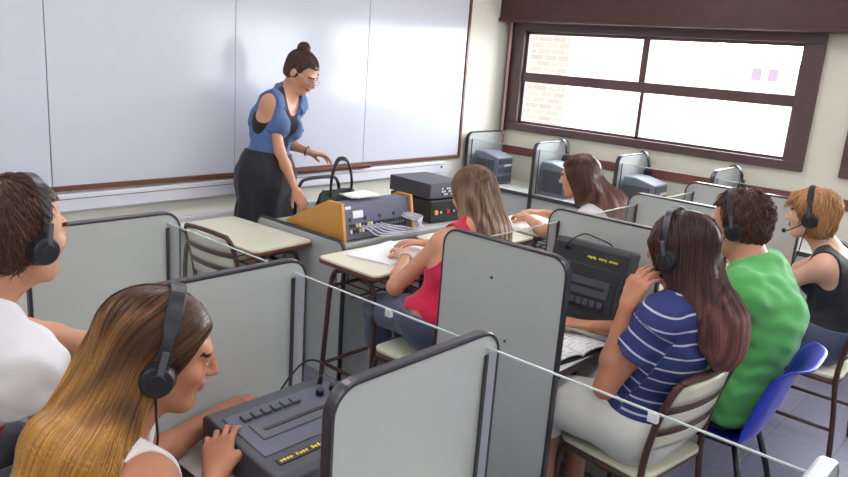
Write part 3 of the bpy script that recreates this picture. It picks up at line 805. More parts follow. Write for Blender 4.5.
# ---- hands
def hand_prims(S, wr, d, n, thumb, curl, spread=.10, sc=1.0, tcurl=.4, k=.008):
    """wr wrist, d along fingers, n back-of-hand normal, thumb +1/-1 side of (d x n) the thumb is on; curl radians per joint"""
    d = nrm(d); n = nrm(n - d*(np.dot(n, d))); x = np.cross(d, n) * thumb
    wr = V3(wr)
    bx = (.030, .0105, -.0095, -.028); by = (.086, .090, .085, .076); ln = ((.042, .026, .021), (.046, .029, .022), (.043, .027, .021), (.034, .021, .018)); rr = (.0092, .0094, .0090, .0080)
    for i in range(4):
        p = wr + sc*(x*bx[i] + d*by[i] + n*.002)
        S.add(rcf(wr + sc*(x*bx[i]*.55 + d*.012), p, .017*sc, .0125*sc, n, .82), .014)
    ends = []
    for i in range(4):
        p = wr + sc*(x*bx[i] + d*by[i] + n*.002)
        a = 0; side = spread*(1.5-i)*.5
        cu = curl[i] if isinstance(curl[0], (list, tuple)) else curl
        r = rr[i]*sc
        for j in range(3):
            a += cu[j]
            dd = nrm((d*math.cos(a) - n*math.sin(a)) + x*side*math.cos(a))
            q = p + dd*ln[i][j]*sc
            S.add(rc(p, q, r*(1-.07*j), r*(1-.07*(j+1))), .004 if j else k); p = q
        ends.append(p)
    p = wr + sc*(x*.020 + d*.020 - n*.006); q = wr + sc*(x*.044 + d*.052 - n*.014)
    S.add(rc(p, q, .0165*sc, .0125*sc), .014)
    dd = nrm(d*.75 + x*.55 - n*(.25+tcurl*.3)); p2 = q + dd*.034*sc; S.add(rc(q, p2, .0115*sc, .0098*sc), .006)
    dd = nrm(d*.85 + x*(.25-.5*tcurl) - n*(.2+tcurl*.5)); S.add(rc(p2, p2 + dd*.026*sc, .0098*sc, .008*sc), .004)
    return ends

# ---- one person
class Person:
    def __init__(s, name, label, P, skin, male=False, cat='person', h=.006):
        s.P = P; s.male = male; s.h = h
        s.tf = nrm(P['tf']); pel, chest, neck = V3(P['pelvis']), V3(P['chest']), V3(P['neck'])
        s.pel, s.chest, s.neck = pel, chest, neck
        s.head = V3(P['head'])
        s.U = nrm(neck - pel); s.R = nrm(np.cross(s.tf, s.U)); s.F = nrm(np.cross(s.U, s.R))
        s.Ul = nrm(chest - pel); s.Fl = nrm(np.cross(s.Ul, s.R))
        s.hF = nrm(P['hf']); hu = V3(P.get('hu', (0, 0, 1))); s.hR = nrm(np.cross(s.hF, hu)); s.hU = np.cross(s.hR, s.hF)
        w = P.get('sw', .185 if male else .16)
        up2 = nrm(neck - chest); s.up2 = up2
        s.sh = [V3(P['sh'][0]) if 'sh' in P else neck - s.R*w - up2*.05, V3(P['sh'][1]) if 'sh' in P else neck + s.R*w - up2*.05]  # left, right
        s.el = [V3(e) for e in P['el']]; s.wr = [V3(e) for e in P['wr']]
        hw = .095
        s.hip = [pel - s.R*hw + s.tf*.02, pel + s.R*hw + s.tf*.02]
        s.kn = [V3(k) for k in P['kn']]; s.an = [V3(k) for k in P['an']]
        s.toe = [a + nrm(V3(P.get('toe', s.tf)))*.15 + V3(0, 0, -.035) for a in s.an]
        s.k = P.get('k', 1.16 if male else 1.0)
        base = pel.copy(); base[2] = 0
        s.t = thing(name, label, cat, tuple(base)); s.base = base
        s.skin = skin
    def HL(s, *p): p = V3(*p); return s.head + s.hR*p[0] + s.hF*p[1] + s.hU*p[2]
    def Hax(s): return [s.hR, s.hF, s.hU]
    def torso(s, S, t=0.0, kk=.05, legs=False):
        k = s.k; pel, chest, neck, F, R = s.pel, s.chest, s.neck, s.F, s.R
        waist = pel*.5 + chest*.5 + s.Fl*s.P.get('belly', 0.0)
        ws = s.P.get('ws', 1.0)
        S.add(rcf(pel - R*.06, pel + R*.06, .118*k*ws+t, .118*k*ws+t, s.Fl, .92), kk)
        S.add(rcf(pel, waist, .135*k*ws+t, .118*k*ws+t, s.Fl, .80), kk)
        S.add(rcf(waist, chest, .118*k*ws+t, .132*k+t, s.Fl, .78), kk)
        uc = chest*.35 + neck*.65 - s.up2*.03
        S.add(rcf(chest - R*.025, uc - R*.03, .118*k+t, .092*k+t, F, .82), kk); S.add(rcf(chest + R*.025, uc + R*.03, .118*k+t, .092*k+t, F, .82), kk)
        for i in (0, 1):
            S.add(rc(uc + (s.sh[i]-uc)*.25, s.sh[i], .062*k+t, .050*k+t), .045)
            S.add(rc(neck + s.up2*.01, s.sh[i]*.75 + neck*.25 + s.up2*.006, .042*k+t, .036*k+t), .05)
            S.add(rc(chest + (s.sh[i]-chest)*.25 - F*.02, s.sh[i]*.8 + chest*.2, .095*k+t, .056*k+t), .07)
            S.add(rc(pel + (R if i else -R)*.07 - s.Fl*.035 - s.Ul*.03, s.hip[i], .098*k*ws+t, .09*k*ws+t), .05)
        if not s.male:
            for sg in (-1, 1): S.add(ell(chest + s.up2*.02 + R*sg*.068 + F*.088, [R, F, s.up2], (.058+t, .052+t, .056+t)), .03)
    def arm(s, S, i, t=0.0, upto=1.0, kk=.03):
        k = s.k*s.P.get('as', 1.0)
        S.add(rc(s.sh[i], s.el[i], .046*k+t, .037*k+t), kk)
        fa = s.wr[i] - s.el[i]
        S.add(rc(s.el[i], s.el[i] + fa*.35, .037*k+t, .039*k+t), .02); S.add(rc(s.el[i] + fa*.35, s.wr[i], .039*k+t, .0245*k+t), .02)
    def legsdf(s, S, i, t=0.0, kk=.04, foot=True):
        k = s.k*s.P.get('ls', 1.0)
        S.add(rc(s.hip[i], s.kn[i], .092*k+t, .060*k+t), kk); c = s.kn[i]*.7 + s.an[i]*.3
        S.add(rc(s.kn[i], c, .057*k+t, .056*k+t), .03); S.add(rc(c, s.an[i], .056*k+t, .037*k+t), .03)
        if foot: S.add(rc(s.an[i] - V3(0, 0, .03), s.toe[i], .036+t, .028+t), .03)
    def headsdf(s, S):
        A = s.Hax(); H = s.HL; m = 1.03 if s.male else 1.0
        S.add(ell(H(0, -.014, .030), A, (.076*m, .097*m, .088*m)), 0)
        S.add(ell(H(0, .030, -.030), A, (.060*m, .064*m, .078*m)), .03)
        S.add(ell(H(0, .012, -.055), A, (.054*m, .060, .050)), .02)
        S.add(rc(H(-.014, .066, -.094), H(.014, .066, -.094), .020*m, .020*m), .025)
        for sg in (-1, 1):
            S.add(rc(H(sg*.052*m, -.005, -.062), H(sg*.022, .055, -.096), .020, .016), .025)
            S.add(ell(H(sg*.040, .066, -.022), A, (.020, .018, .020)), .02)
            S.sub(sph(H(sg*.033, .106, .006), .018), .014)
            S.add(sph(H(sg*.032, .0805, .006), .0125), .002)
            S.add(ell(H(sg*.079*m, -.014, -.006), A, (.009, .019, .031)), .008)
            S.add(ell(H(sg*.011, .098, -.026), A, (.008, .009, .007)), .006)
        S.add(rc(H(-.040, .080, .028), H(.040, .080, .028), .010, .010), .016)
        S.add(rc(H(0, .092, .016), H(0, .110, -.022), .008, .0115), .010)
        S.add(ell(H(0, .092, -.050), A, (.022, .010, .0065)), .006); S.add(ell(H(0, .090, -.062), A, (.019, .010, .0075)), .005)
        nk = .062 if s.male else .050
        S.add(rc(s.neck - s.up2*.02, H(0, -.022, -.050), nk*1.08, nk), .03)
        S.add(rc(s.neck - s.up2*.02, H(0, .004, -.070), nk*.95, nk*.85), .03)
    def body(s, hands, box=None, extra=None):
        S = SDF(); s.torso(S); s.headsdf(S)
        for i in (0, 1): s.arm(S, i); s.legsdf(S, i)
        s.tips = []
        for i in (0, 1):
            hd = hands[i]
            d = nrm(V3(hd['d'])); n = V3(hd['n'])
            x = np.cross(d, nrm(n - d*np.dot(n, d)))
            # left hand thumb on the side given by anatomy: palm = -n; thumb = +-(d x n)
            th = -1 if i == 0 else 1
            th = hd.get('th', th)
            s.tips.append(hand_prims(S, s.wr[i], d, n, th, hd.get('curl', (.35, .45, .3)), hd.get('spread', .12), s.k*.98, hd.get('tc', .4)))
        if extra: extra(S)
        pts = np.array([s.pel, s.chest, s.neck, s.head, *s.sh, *s.el, *s.wr, *s.kn, *s.an, *s.toe, *[s.wr[i] + nrm(V3(hands[i]['d']))*.19 for i in (0, 1)]])
        lo, hi = pts.min(0) - .19, pts.max(0) + .19; lo[2] = max(lo[2], -.02)
        s.S = S
        v, q = S.mesh(lo, hi, s.h)
        c = v[q].mean(1); L = (c - s.head) @ np.array(s.Hax()).T
        mi = np.zeros(len(q), int)
        fr = (L[:, 1] > .07) & (np.abs(L[:, 0]) < .06)
        ax = np.abs(L[:, 0])
        lid = s.P.get('lid', .0055)
        eye = fr & (((ax-.032)/.0135)**2 + ((L[:, 2]-.0045)/lid)**2 < 1) & (L[:, 1] > .078)
        mi[eye] = 2; mi[eye & ((ax-.032)**2 + (L[:, 2]-.004)**2 < .0062**2)] = 3
        mi[fr & (np.abs(ax-.033) < .019) & (np.abs(L[:, 2]-.0265+.10*np.maximum(0, ax-.035)) < .0042)] = 4
        mi[fr & (L[:, 1] > .085) & (ax < .022) & (L[:, 2] < -.0455) & (L[:, 2] > -.068 + .35*ax)] = 1
        np_mesh('body', v - s.base, q, [s.skin, M_lip, M_eyew, M_iris, s.P.get('brow', M_iris)], s.t, mi)
    def cloth(s, name, S, mat, lo, hi, wr=.0025, h=None, attr=None, seed=0, label=None, wf=1.9, trunk='torso'):
        rng = np.random.RandomState(seed)
        K = [(nrm(rng.normal(size=3))*rng.uniform(18, 55)*wf, rng.uniform(0, 6)) for _ in range(6)]
        def dsp(P):
            w = np.zeros(len(P))
            for kv, ph in K: w += np.sin(P @ kv + ph + 1.3*np.sin(P @ (kv[[1, 2, 0]]*.6)))
            return w / 6 * wr * 2.2
        j = next((k for k, o in enumerate(S.ops) if o[0] != 'u'), len(S.ops))
        ins = [('d', dsp, 0)] if wr else []
        if trunk:                                            # cloth never sinks below the skin it covers
            B = SDF(); s.torso(B)
            if trunk != 'torso':
                for i in (0, 1): s.legsdf(B, i, foot=False)
            ins.append(('u', lambda P: B.ev(P) - (.0045 if trunk == 'torso' else .007), 0))
        S.ops[j:j] = ins
        v, q = S.mesh(lo, hi, h or s.h)
        at = {k: f(v) for k, f in attr.items()} if attr else None
        o = np_mesh(name, v - s.base, q, mat if isinstance(mat, list) else [mat], s.t, None, at)
        if label: o['label'] = label
        return o, v, q
    def box(s, pts, m=.2):
        p = np.array(pts); return p.min(0) - m, p.max(0) + m
    def hair(s, S, mat, lo, hi, flow, n=700, length=.3, rad=.0016, seed=1, h=None, seedf=None, lift=.002, wob=.25, dye=None):
        v, q = S.mesh(lo, hi, h or s.h)
        rng = np.random.RandomState(seed)
        tone = .30 + .25*np.sin(v[:, 0]*210 + v[:, 1]*170 + 3*np.sin(v[:, 2]*9)) * np.sin(v[:, 1]*260 - v[:, 0]*120)
        idx = np.arange(len(v))
        if seedf is not None: idx = idx[seedf(v)]
        P = v[rng.choice(idx, n)].copy(); st = .012; steps = max(4, int(length/st)); path = [P.copy()]
        Lr = rng.uniform(.55, 1.0, n); ph = rng.uniform(0, 6.28, n); e = .003
        alive = np.ones(n, bool); lv = np.zeros(n, int)
        for k in range(steps):
            d0 = S.ev(P); g = np.stack([S.ev(P + e*np.eye(3)[a]) - d0 for a in range(3)], 1)/e
            nn = g / (np.linalg.norm(g, axis=1, keepdims=True) + 1e-9)
            f = flow(P) + wob*np.stack([np.sin(ph + k*.5), np.cos(ph*1.7 + k*.4), 0*ph], 1)*.5
            t = f - nn * np.sum(f*nn, 1, keepdims=True); t /= np.linalg.norm(t, axis=1, keepdims=True) + 1e-9
            end = k > steps*Lr
            t = np.where(((d0 > .02) | end)[:, None], nrm_rows(t + np.array([0, 0, -.3])), t)
            P = P + t*st
            P = P - nn * np.clip(S.ev(P) - lift, -.01, .01)[:, None]
            path.append(P.copy())
        path = np.stack(path, 1)                                         # n, steps+1, 3
        T = nrm_rows(np.gradient(path, axis=1)); ref = nrm_rows(np.cross(T, np.array([.3, .5, .8]))); bn = np.cross(T, ref)
        m = path.shape[1]; u = np.linspace(0, 1, m)
        lim = Lr[:, None]; rr = rad * rng.uniform(.7, 1.4, n)[:, None] * np.clip((lim - u[None])/lim*3, .04, 1) * np.clip(u[None]*8 + .2, 0, 1)
        ring = [path + (ref*math.cos(a) + bn*math.sin(a))*rr[..., None] for a in (0, 2.094, 4.189)]
        W = np.stack(ring, 2).reshape(-1, 3)
        base = len(v); ids = (np.arange(n)[:, None]*m + np.arange(m)[None])*3 + base
        qs = []
        for a in range(3):
            b = (a+1) % 3
            qs.append(np.stack([ids[:, :-1]+a, ids[:, :-1]+b, ids[:, 1:]+b, ids[:, 1:]+a], -1).reshape(-1, 4))
        Q = np.concatenate([q] + qs); VV = np.concatenate([v, W])
        tn = np.concatenate([tone, np.repeat(np.clip(rng.normal(.5, .28, n), 0, 1), m*3)])
        at = {'tone': tn}
        if dye is not None: at['dye'] = np.clip(dye(VV), 0, 1)
        return np_mesh('hair', VV - s.base, Q, [mat], s.t, None, at)
    def headset(s, label, group='headsets worn by students', mic=0, tilt=0.0, grow=0.0, cord=None, wid=.013):
        M = Matrix(((s.hR[0], s.hF[0], s.hU[0], s.head[0]), (s.hR[1], s.hF[1], s.hU[1], s.head[1]), (s.hR[2], s.hF[2], s.hU[2], s.head[2]), (0, 0, 0, 1)))
        t = headset(label, group, mic, tilt, grow, wid, cord); t.matrix_world = M; return t

def nrm_rows(a): return a / (np.linalg.norm(a, axis=-1, keepdims=True) + 1e-9)

def headset(label, group, mic=0, tilt=0.0, grow=0.0, wid=.013, cord=None):
    t = thing('headset', label, 'headset', (0, 0, 0), 0, group)
    W, T0 = .088 + grow, .128 + grow
    def band(a):   # a 0..pi from right ear over the top
        x = W*math.cos(a); z = -.015 + (T0+.015)*abs(math.sin(a))**.85
        return Vector((x, -.004 + tilt*max(0, z), z))
    N = 28; a0 = .16
    b = MB(); rings = []
    for i in range(N+1):
        a = a0 + (PI-2*a0)*i/N; p = band(a); d = (band(a+.02) - band(a-.02)).normalized()
        yv = Vector((0, 1, 0)); yv = (yv - d*yv.dot(d)).normalized(); nv = d.cross(yv)
        w = wid*(1.0 if abs(i-N/2) < N*.36 else .72); th = .005
        rings.append([b.bm.verts.new(p + yv*w*c + nv*th*e) for c, e in ((-1, -.6), (-.8, 1), (.8, 1), (1, -.6), (.8, -1), (-.8, -1))])
    for A, B in zip(rings, rings[1:]):
        for k in range(6): b.bm.faces.new((A[k], A[(k+1) % 6], B[(k+1) % 6], B[k]))
    b.bm.faces.new(rings[0]); b.bm.faces.new(rings[-1][::-1])
    b.build('headband', M_band, t, smooth=False, bevel=.0015)
    for sg in (-1, 1):
        x = sg*(W+.004)
        b = MB(); b.cyl((x-sg*.006, -.006, -.022), (x+sg*.014, -.006, -.022), .036, .031, 24); cup = b.build('ear_cup', M_band, t, bevel=.003)
        b = MB(); b.cyl((x-sg*.018, -.006, -.022), (x-sg*.006, -.006, -.022), .035, .038, 24); b.build('cushion', M_cush, cup, bevel=.004)
        b = MB(); b.cyl((x+sg*.0135, -.006, -.022), (x+sg*.0165, -.006, -.022), .018, .016, 20); b.build('cup_plate', M_black, cup)
        b = MB(); b.box((x+sg*.012, -.004+tilt*.02, .018), (.007, .013, .05)); b.build('slider', M_key, t, bevel=.002)
    if cord:
        b = MB(); b.tube(smooth_path(cord, 8), .0026, 8); b.build('cable', M_bcable, t, smooth=True)
    if mic:
        x = mic*(W+.014)
        pts = smooth_path([(x, .01, -.03), (x-mic*.004, .05, -.055), (x-mic*.03, .092, -.078), (x-mic*.052, .108, -.082)], 6)
        b = MB(); b.tube(pts, .0028, 8); b.build('microphone_boom', M_band, t, smooth=True)
        b = MB(); b.ell((x-mic*.056, .110, -.082), (.011, .011, .011)); b.build('microphone', M_cush, t, smooth=True)
    return t
# ------------------------------------------------------------------ the eight people
SK1 = skin_mat('warm_skin', rgb(206, 150, 120)); SK2 = skin_mat('tanned_skin', rgb(188, 128, 98)); SK3 = skin_mat('fair_skin', rgb(224, 176, 152))
M_jeans = cloth_mat('blue_jeans', rgb(78, 86, 112)); M_djeans = cloth_mat('dark_jeans', rgb(52, 54, 66)); M_wtee = cloth_mat('white_cotton', rgb(226, 226, 230), var=.03)
M_wshort = cloth_mat('white_denim', rgb(228, 226, 220), var=.03); M_redt = cloth_mat('crimson_jersey', rgb(200, 22, 66)); M_green = cloth_mat('green_jersey', rgb(86, 172, 92))
M_blackt = cloth_mat('black_jersey', rgb(36, 36, 46)); M_denim = cloth_mat('blue_denim', rgb(78, 104, 150), var=.25, scale=45); M_skirt = cloth_mat('black_cotton', rgb(28, 28, 38))
M_shoe = pm('grey_canvas', rgb(110, 106, 110), .8)

def hand(d, n, curl=(.18, .25, .2), **k):
    if abs(n[2]) == 1 and abs(d[2]) < .15: d = (d[0], d[1], .05)
    return dict(d=d, n=n, curl=curl, **k)
def long_flow(pp, down=(0, 0, -1), out=.7):
    dn = V3(down)
    def f(P):
        q = P - pp.HL(0, -.01, 0); q[:, 2] = 0; up = (P - pp.head) @ pp.hU
        w = np.clip((up - .02)/.08, 0, 1)[:, None]
        side = nrm_rows(q); part = np.sign((P - pp.head) @ pp.hR)[:, None]*pp.hR[None]
        return nrm_rows(dn[None] + w*(side*.5 + part*.8 - pp.hF[None]*.35)*out*1.6)
    return f
def scalp(pp, S, grow=.012, back=.02, low=.0, hair_line=.045, k=.02):
    A = pp.Hax(); H = pp.HL; m = 1.03 if pp.male else 1.0
    S.add(ell(H(0, -.014-back*.5, .032), A, (.077*m+grow, .096*m+grow+back*.5, .089*m+grow)), 0)
    S.add(ell(H(0, -.045, -.02-low), A, (.070*m+grow, .060+grow, .075+low)), k)
def face_cut(pp, S, z=.005, y=.105, rx=.064, ry=.062, rz=.105, k=.012): S.sub(ell(pp.HL(0, y, z-.045), pp.Hax(), (rx, ry, rz)), k)
def side_cut(pp, S, y0=.030, slope=.30, ztop=.074, zb=-.2, k=.008, x=.2):
    # everything in front of the temples and below the forehead hairline is face
    def f(Q):
        L = (Q - pp.head) @ np.array(pp.Hax()).T
        return np.maximum(np.maximum(-(L[:, 1] - y0 - slope*np.clip(L[:, 2], -.1, .1) - .25*np.maximum(0, .055-np.abs(L[:, 0]))*(L[:, 2] > 0)), L[:, 2]-ztop), np.abs(L[:, 0]) - x)*.8
    S.sub(f, k)
def trousers(pp, mat, name='jeans', upto=1.0, t=.015):
    S = SDF(); pel = pp.pel
    S.add(rcf(pel - pp.R*.06, pel + pp.R*.06, .122*pp.k+t, .122*pp.k+t, pp.Fl, .92), 0)
    for i in (0, 1):
        S.add(rc(pel + (pp.R if i else -pp.R)*.07 - pp.Fl*.035 - pp.Ul*.03, pp.hip[i], .098*pp.k+t, .09*pp.k+t), .05)
        e = pp.hip[i] + (pp.kn[i]-pp.hip[i])*min(upto, 1)
        k = pp.k*pp.P.get('ls', 1)
        f = rc(pp.hip[i], pp.kn[i], .094*k+t, .064*k+t)
        if upto < 1: f = clipf(f, [(e, pp.kn[i]-pp.hip[i])])
        S.add(f, .04)
        if upto > 1: S.add(rc(pp.kn[i], pp.an[i], .062*k+t, .048*k+t), .03)
    wn = nrm(pp.Ul*.5 + V3(0, 0, 1) - pp.tf*.25); S.cut(lambda P: (P - (pel + V3(0, 0, .065))) @ wn)
    pts = [pel, *pp.kn, *pp.hip] + (pp.an if upto > 1 else [])
    if upto < 1:
        e = [pp.hip[i] + (pp.kn[i]-pp.hip[i])*upto for i in (0, 1)]; d = [nrm(pp.kn[i]-pp.hip[i]) for i in (0, 1)]
        S.cut(lambda P: (P - (e[0]+e[1])/2) @ nrm(d[0]+d[1]))
        S.cut(lambda P: -(P[:, 2] - pp.kn[0][2] + .14))
    lo, hi = pp.box(pts, .2); return pp.cloth(name, S, mat, lo, hi, .002, h=.007, seed=3, trunk='legs')
def shoes(pp, mat=None):
    for i in (0, 1):
        S = SDF(); S.add(rc(pp.an[i] - V3(0, 0, .03), pp.toe[i], .043, .036), 0); S.cut(lambda P: -(P[:, 2]-.004)); S.cut(lambda P: P[:, 2]-.085)
        lo, hi = pp.box([pp.an[i], pp.toe[i]], .08); pp.cloth('shoe', S, mat or M_shoe, lo, hi, 0, h=.009, trunk=None)
def tshirt(pp, mat, sleeve=.55, t=.011, hem=-.04, neckr=.062, neckf=.03, wr=.0045, attr=None, seed=5, name='tee_shirt', h=None, kk=.06):
    S = SDF(); pp.torso(S, t, kk)
    for i in (0, 1):
        e = pp.sh[i] + (pp.el[i]-pp.sh[i])*sleeve
        S.add(clipf(rc(pp.sh[i], pp.el[i], .050*pp.k+t, .050*pp.k+t+.006), [(e, pp.el[i]-pp.sh[i])]), .025)
    S.cut(lambda P: -((P - (pp.pel + pp.Ul*hem)) @ pp.Ul))
    n0 = pp.neck + pp.F*neckf*.6
    S.sub(rc(n0 - pp.up2*.0, n0 + pp.up2*.12 + pp.F*.03, neckr, neckr*1.1), .006)
    lo, hi = pp.box([pp.pel, pp.chest, pp.neck, *pp.sh, *[pp.sh[i] + (pp.el[i]-pp.sh[i])*sleeve for i in (0, 1)]], .19)
    return pp.cloth(name, S, mat, lo, hi, wr, h=h or pp.h, attr=attr, seed=seed)
def tank(pp, mat, t=.008, arm=.045, hem=-.06, strap=.045, low=.07, name='tank_top', backlow=.05, seed=2, h=None):
    S = SDF(); pp.torso(S, t, .055)
    S.cut(lambda P: -((P - (pp.pel + pp.Ul*hem)) @ pp.Ul))
    S.cut(lambda P: np.where((P - pp.pel) @ pp.Ul < .12, (P - pp.pel) @ pp.tf - .17, -1))
    for i in (0, 1):
        sg = 1 if i else -1
        S.sub(rc(pp.sh[i] + pp.R*sg*arm + pp.up2*.02, pp.sh[i] + pp.R*sg*(arm+.01) - pp.up2*.07, .078, .072), .008)
    S.sub(ell(pp.neck + pp.F*.075 - pp.up2*.0, [pp.R, pp.F, pp.up2], (.075, .085, .06+low)), .008)
    S.sub(ell(pp.neck - pp.F*.06 + pp.up2*.02, [pp.R, pp.F, pp.up2], (.078, .08, .03+backlow)), .008)
    lo, hi = pp.box([pp.pel, pp.chest, pp.neck, *pp.sh], .18)
    return pp.cloth(name, S, mat, lo, hi, .003, h=h or pp.h, seed=seed, trunk='legs')

# ---- foreground woman with the long two-tone hair
def woman_front():
    P = dict(pelvis=(.38, 1.345, .58), chest=(.500, 1.318, .81), neck=(.585, 1.322, .985), head=(.716, 1.317, 1.157), hf=(.83, -.47, -.25), hu=(.25, -.10, .95), tf=nrm(V3(.94, -.33, 0)), sh=[(.690, 1.450, .95), (.605, 1.168, .958)],
             el=[(.735, 1.515, .775), (.665, 1.125, .735)], wr=[(1.03, 1.605, .79), (.862, 1.352, .790)], kn=[(.80, 1.45, .55), (.80, 1.24, .55)], an=[(.78, 1.45, .10), (.78, 1.24, .10)], lid=.0014)
    p = Person('person', 'woman with long brown-to-gold hair and headphones in the foreground, touching tape recorder', P, SK2, h=.0045)
    p.body([hand((.9, .0, -.05), (0, 0, 1), (.2, .3, .2)), hand((.52, .66, .50), (-.62, -.38, .68), ((.25, .75, .5), (.3, .8, .5), (.35, .85, .5), (.3, .8, .5)), tc=.2, spread=.22)])
    tank(p, cloth_mat('white_jersey', rgb(232, 226, 226), .03), strap=.03, low=.05, backlow=.03, name='white_top')
    trousers(p, M_jeans); shoes(p)
    S = SDF(); scalp(p, S, .013, .02, .01)
    A = p.Hax(); H = p.HL
    b1 = H(0, -.075, -.06); b2 = V3(.520, 1.315, .985); b3 = V3(.415, 1.270, .80); b4 = V3(.34, 1.235, .56)
    S.add(rcf(H(0, -.055, .0), b1, .086, .083, p.hF, .8), .03)
    S.add(rcf(b1, b2, .080, .088, nrm(V3(.75, .1, .65)), .62), .04); S.add(rcf(b2, b3, .088, .105, nrm(V3(.85, .1, .5)), .48), .04); S.add(rcf(b3, b4, .105, .08, nrm(V3(.9, .1, .3)), .42), .05)
    S.add(rcf(H(.060, -.045, -.03), V3(.535, 1.235, .99), .038, .050, p.hR, .75), .04); S.add(rc(V3(.535, 1.235, .99), V3(.44, 1.18, .80), .048, .04), .04); S.add(rc(V3(.44, 1.18, .80), V3(.37, 1.17, .60), .04, .03), .04)
    side_cut(p, S, y0=.040, slope=.42, ztop=.078)
    hm = hair_mat('brown_to_gold_hair', rgb(54, 34, 28), rgb(112, 74, 46), (rgb(134, 84, 34), rgb(222, 164, 82)))
    fl = V3(-.50, -.06, -.8)
    def flow(Q):
        up = (Q - p.head) @ p.hU; w = np.clip((up - .0)/.08, 0, 1)[:, None]
        return nrm_rows(fl[None] + w*(np.sign((Q-p.head) @ p.hR + .001)[:, None]*p.hR[None]*.7 - p.hF[None]*.8))
    def dye(Q):
        L = (Q - p.head) @ np.array(p.Hax()).T
        st = .42*np.sin(L[:, 0]*95 + 1.5) * np.sin(L[:, 0]*41 + L[:, 1]*20)
        return (.035 - L[:, 2])/.17*.75 + (-L[:, 1]-.03)*2.2 + st - .05
    lo, hi = p.box([p.head, b2, b3, b4, V3(.55, 1.195, .98)], .17)
    p.hair(S, hm, lo, hi, flow, n=5000, length=.55, rad=.0012, seed=3, lift=.0026, wob=.05, dye=dye)
    p.headset('black headphones over the brown hair of the foreground woman', grow=.014, tilt=.0, wid=.017, cord=[(.098, .0, -.055), (.092, .012, -.10), (.075, .03, -.17), (.06, .02, -.26), (.08, .05, -.36)])
woman_front()

# ---- man in the white tee at the left edge
def man_left():
    tf = nrm(V3(.95, .22, 0))
    P = dict(pelvis=(.30, 1.905, .59), chest=(.395, 1.865, .89), neck=(.500, 1.80, 1.165), head=(.618, 1.780, 1.322), hf=(.965, .22, -.12), hu=(.12, .02, .99), tf=tf, sh=[(.47, 2.005, 1.09), (.545, 1.605, 1.07)],
             el=[(.79, 2.08, .92), (.655, 1.625, .83)], wr=[(1.01, 2.02, .805), (.93, 1.83, .80)], kn=[(.68, 2.12, .58), (.68, 1.88, .58)], an=[(.68, 2.12, .10), (.66, 1.88, .10)])
    p = Person('person', 'man in white tee with black headphones and short brown hair at the left edge', P, SK1, male=True, h=.005)
    p.body([hand((.9, -.2, -.1), (0, 0, 1)), hand((.6, .5, -.05), (0, 0, 1))])
    def col(Q): return Q[:, 2]
    o, v, q = tshirt(p, M_wtee, sleeve=.27, t=.022, hem=-.10, neckr=.084, neckf=.02, wr=.005)
    # printed panel on the back of the shirt: colour patches in the cloth
    m = bpy.data.materials.new('printed_cotton'); m.use_nodes = True; nt = m.node_tree; bs = nt.nodes['Principled BSDF']; bs.inputs['Roughness'].default_value = .85
    tc = nt.nodes.new('ShaderNodeTexCoord'); vo = nt.nodes.new('ShaderNodeTexVoronoi'); vo.inputs['Scale'].default_value = 22
    cr = nt.nodes.new('ShaderNodeValToRGB'); cr.color_ramp.interpolation = 'CONSTANT'
    for k, (ps, c) in enumerate(((0, rgb(226, 222, 228)), (.22, rgb(190, 60, 70)), (.36, rgb(226, 180, 30)), (.48, rgb(60, 62, 80)), (.60, rgb(210, 190, 200)), (.8, rgb(150, 100, 130)))):
        e = cr.color_ramp.elements[k] if k < 2 else cr.color_ramp.elements.new(ps)
        e.position = ps; e.color = c
    sp = nt.nodes.new('ShaderNodeSeparateColor'); nt.links.new(tc.outputs['Object'], vo.inputs['Vector']); nt.links.new(vo.outputs['Color'], sp.inputs[0]); nt.links.new(sp.outputs[0], cr.inputs[0]); nt.links.new(cr.outputs[0], bs.inputs['Base Color'])
    o.data.materials.append(m)
    c = v[q].mean(1)
    sel = (np.abs(c[:, 2]-.80) < .12) & (c[:, 1] < 1.80) & (c[:, 0] > .38) & (c[:, 0] < .60)
    mi = np.where(sel, 1, 0); o.data.polygons.foreach_set('material_index', mi.astype(np.int32))
    trousers(p, M_djeans); shoes(p)
    S = SDF(); scalp(p, S, .012, .016, .005); side_cut(p, S, y0=.012, slope=.25, ztop=.082)
    S.sub(ell(p.HL(0, .03, -.09), p.Hax(), (.2, .09, .055)), .01); S.sub(ell(p.HL(0, -.03, -.125), p.Hax(), (.2, .10, .045)), .01)
    S.disp(lambda Q: .0018*np.sin(Q @ V3(300, 250, 180)) + .0016*np.sin(Q @ V3(-280, 340, 220)))
    hm = hair_mat('short_brown_hair', rgb(56, 36, 30), rgb(112, 76, 58))
    cr_ = p.HL(0, -.06, .11)
    lo, hi = p.box([p.head], .17)
    p.hair(S, hm, lo, hi, lambda Q: nrm_rows(nrm_rows(Q - cr_) + V3(0, 0, -.4)), n=3000, length=.018, rad=.0011, seed=5, seedf=lambda v: ((v - p.head) @ p.hF < .0) & ((v - p.head) @ p.hU > -.06), lift=.002, wob=.15)
    p.headset('black headphones on the short brown hair of man in white tee', grow=.008, tilt=.10, wid=.014)
man_left()

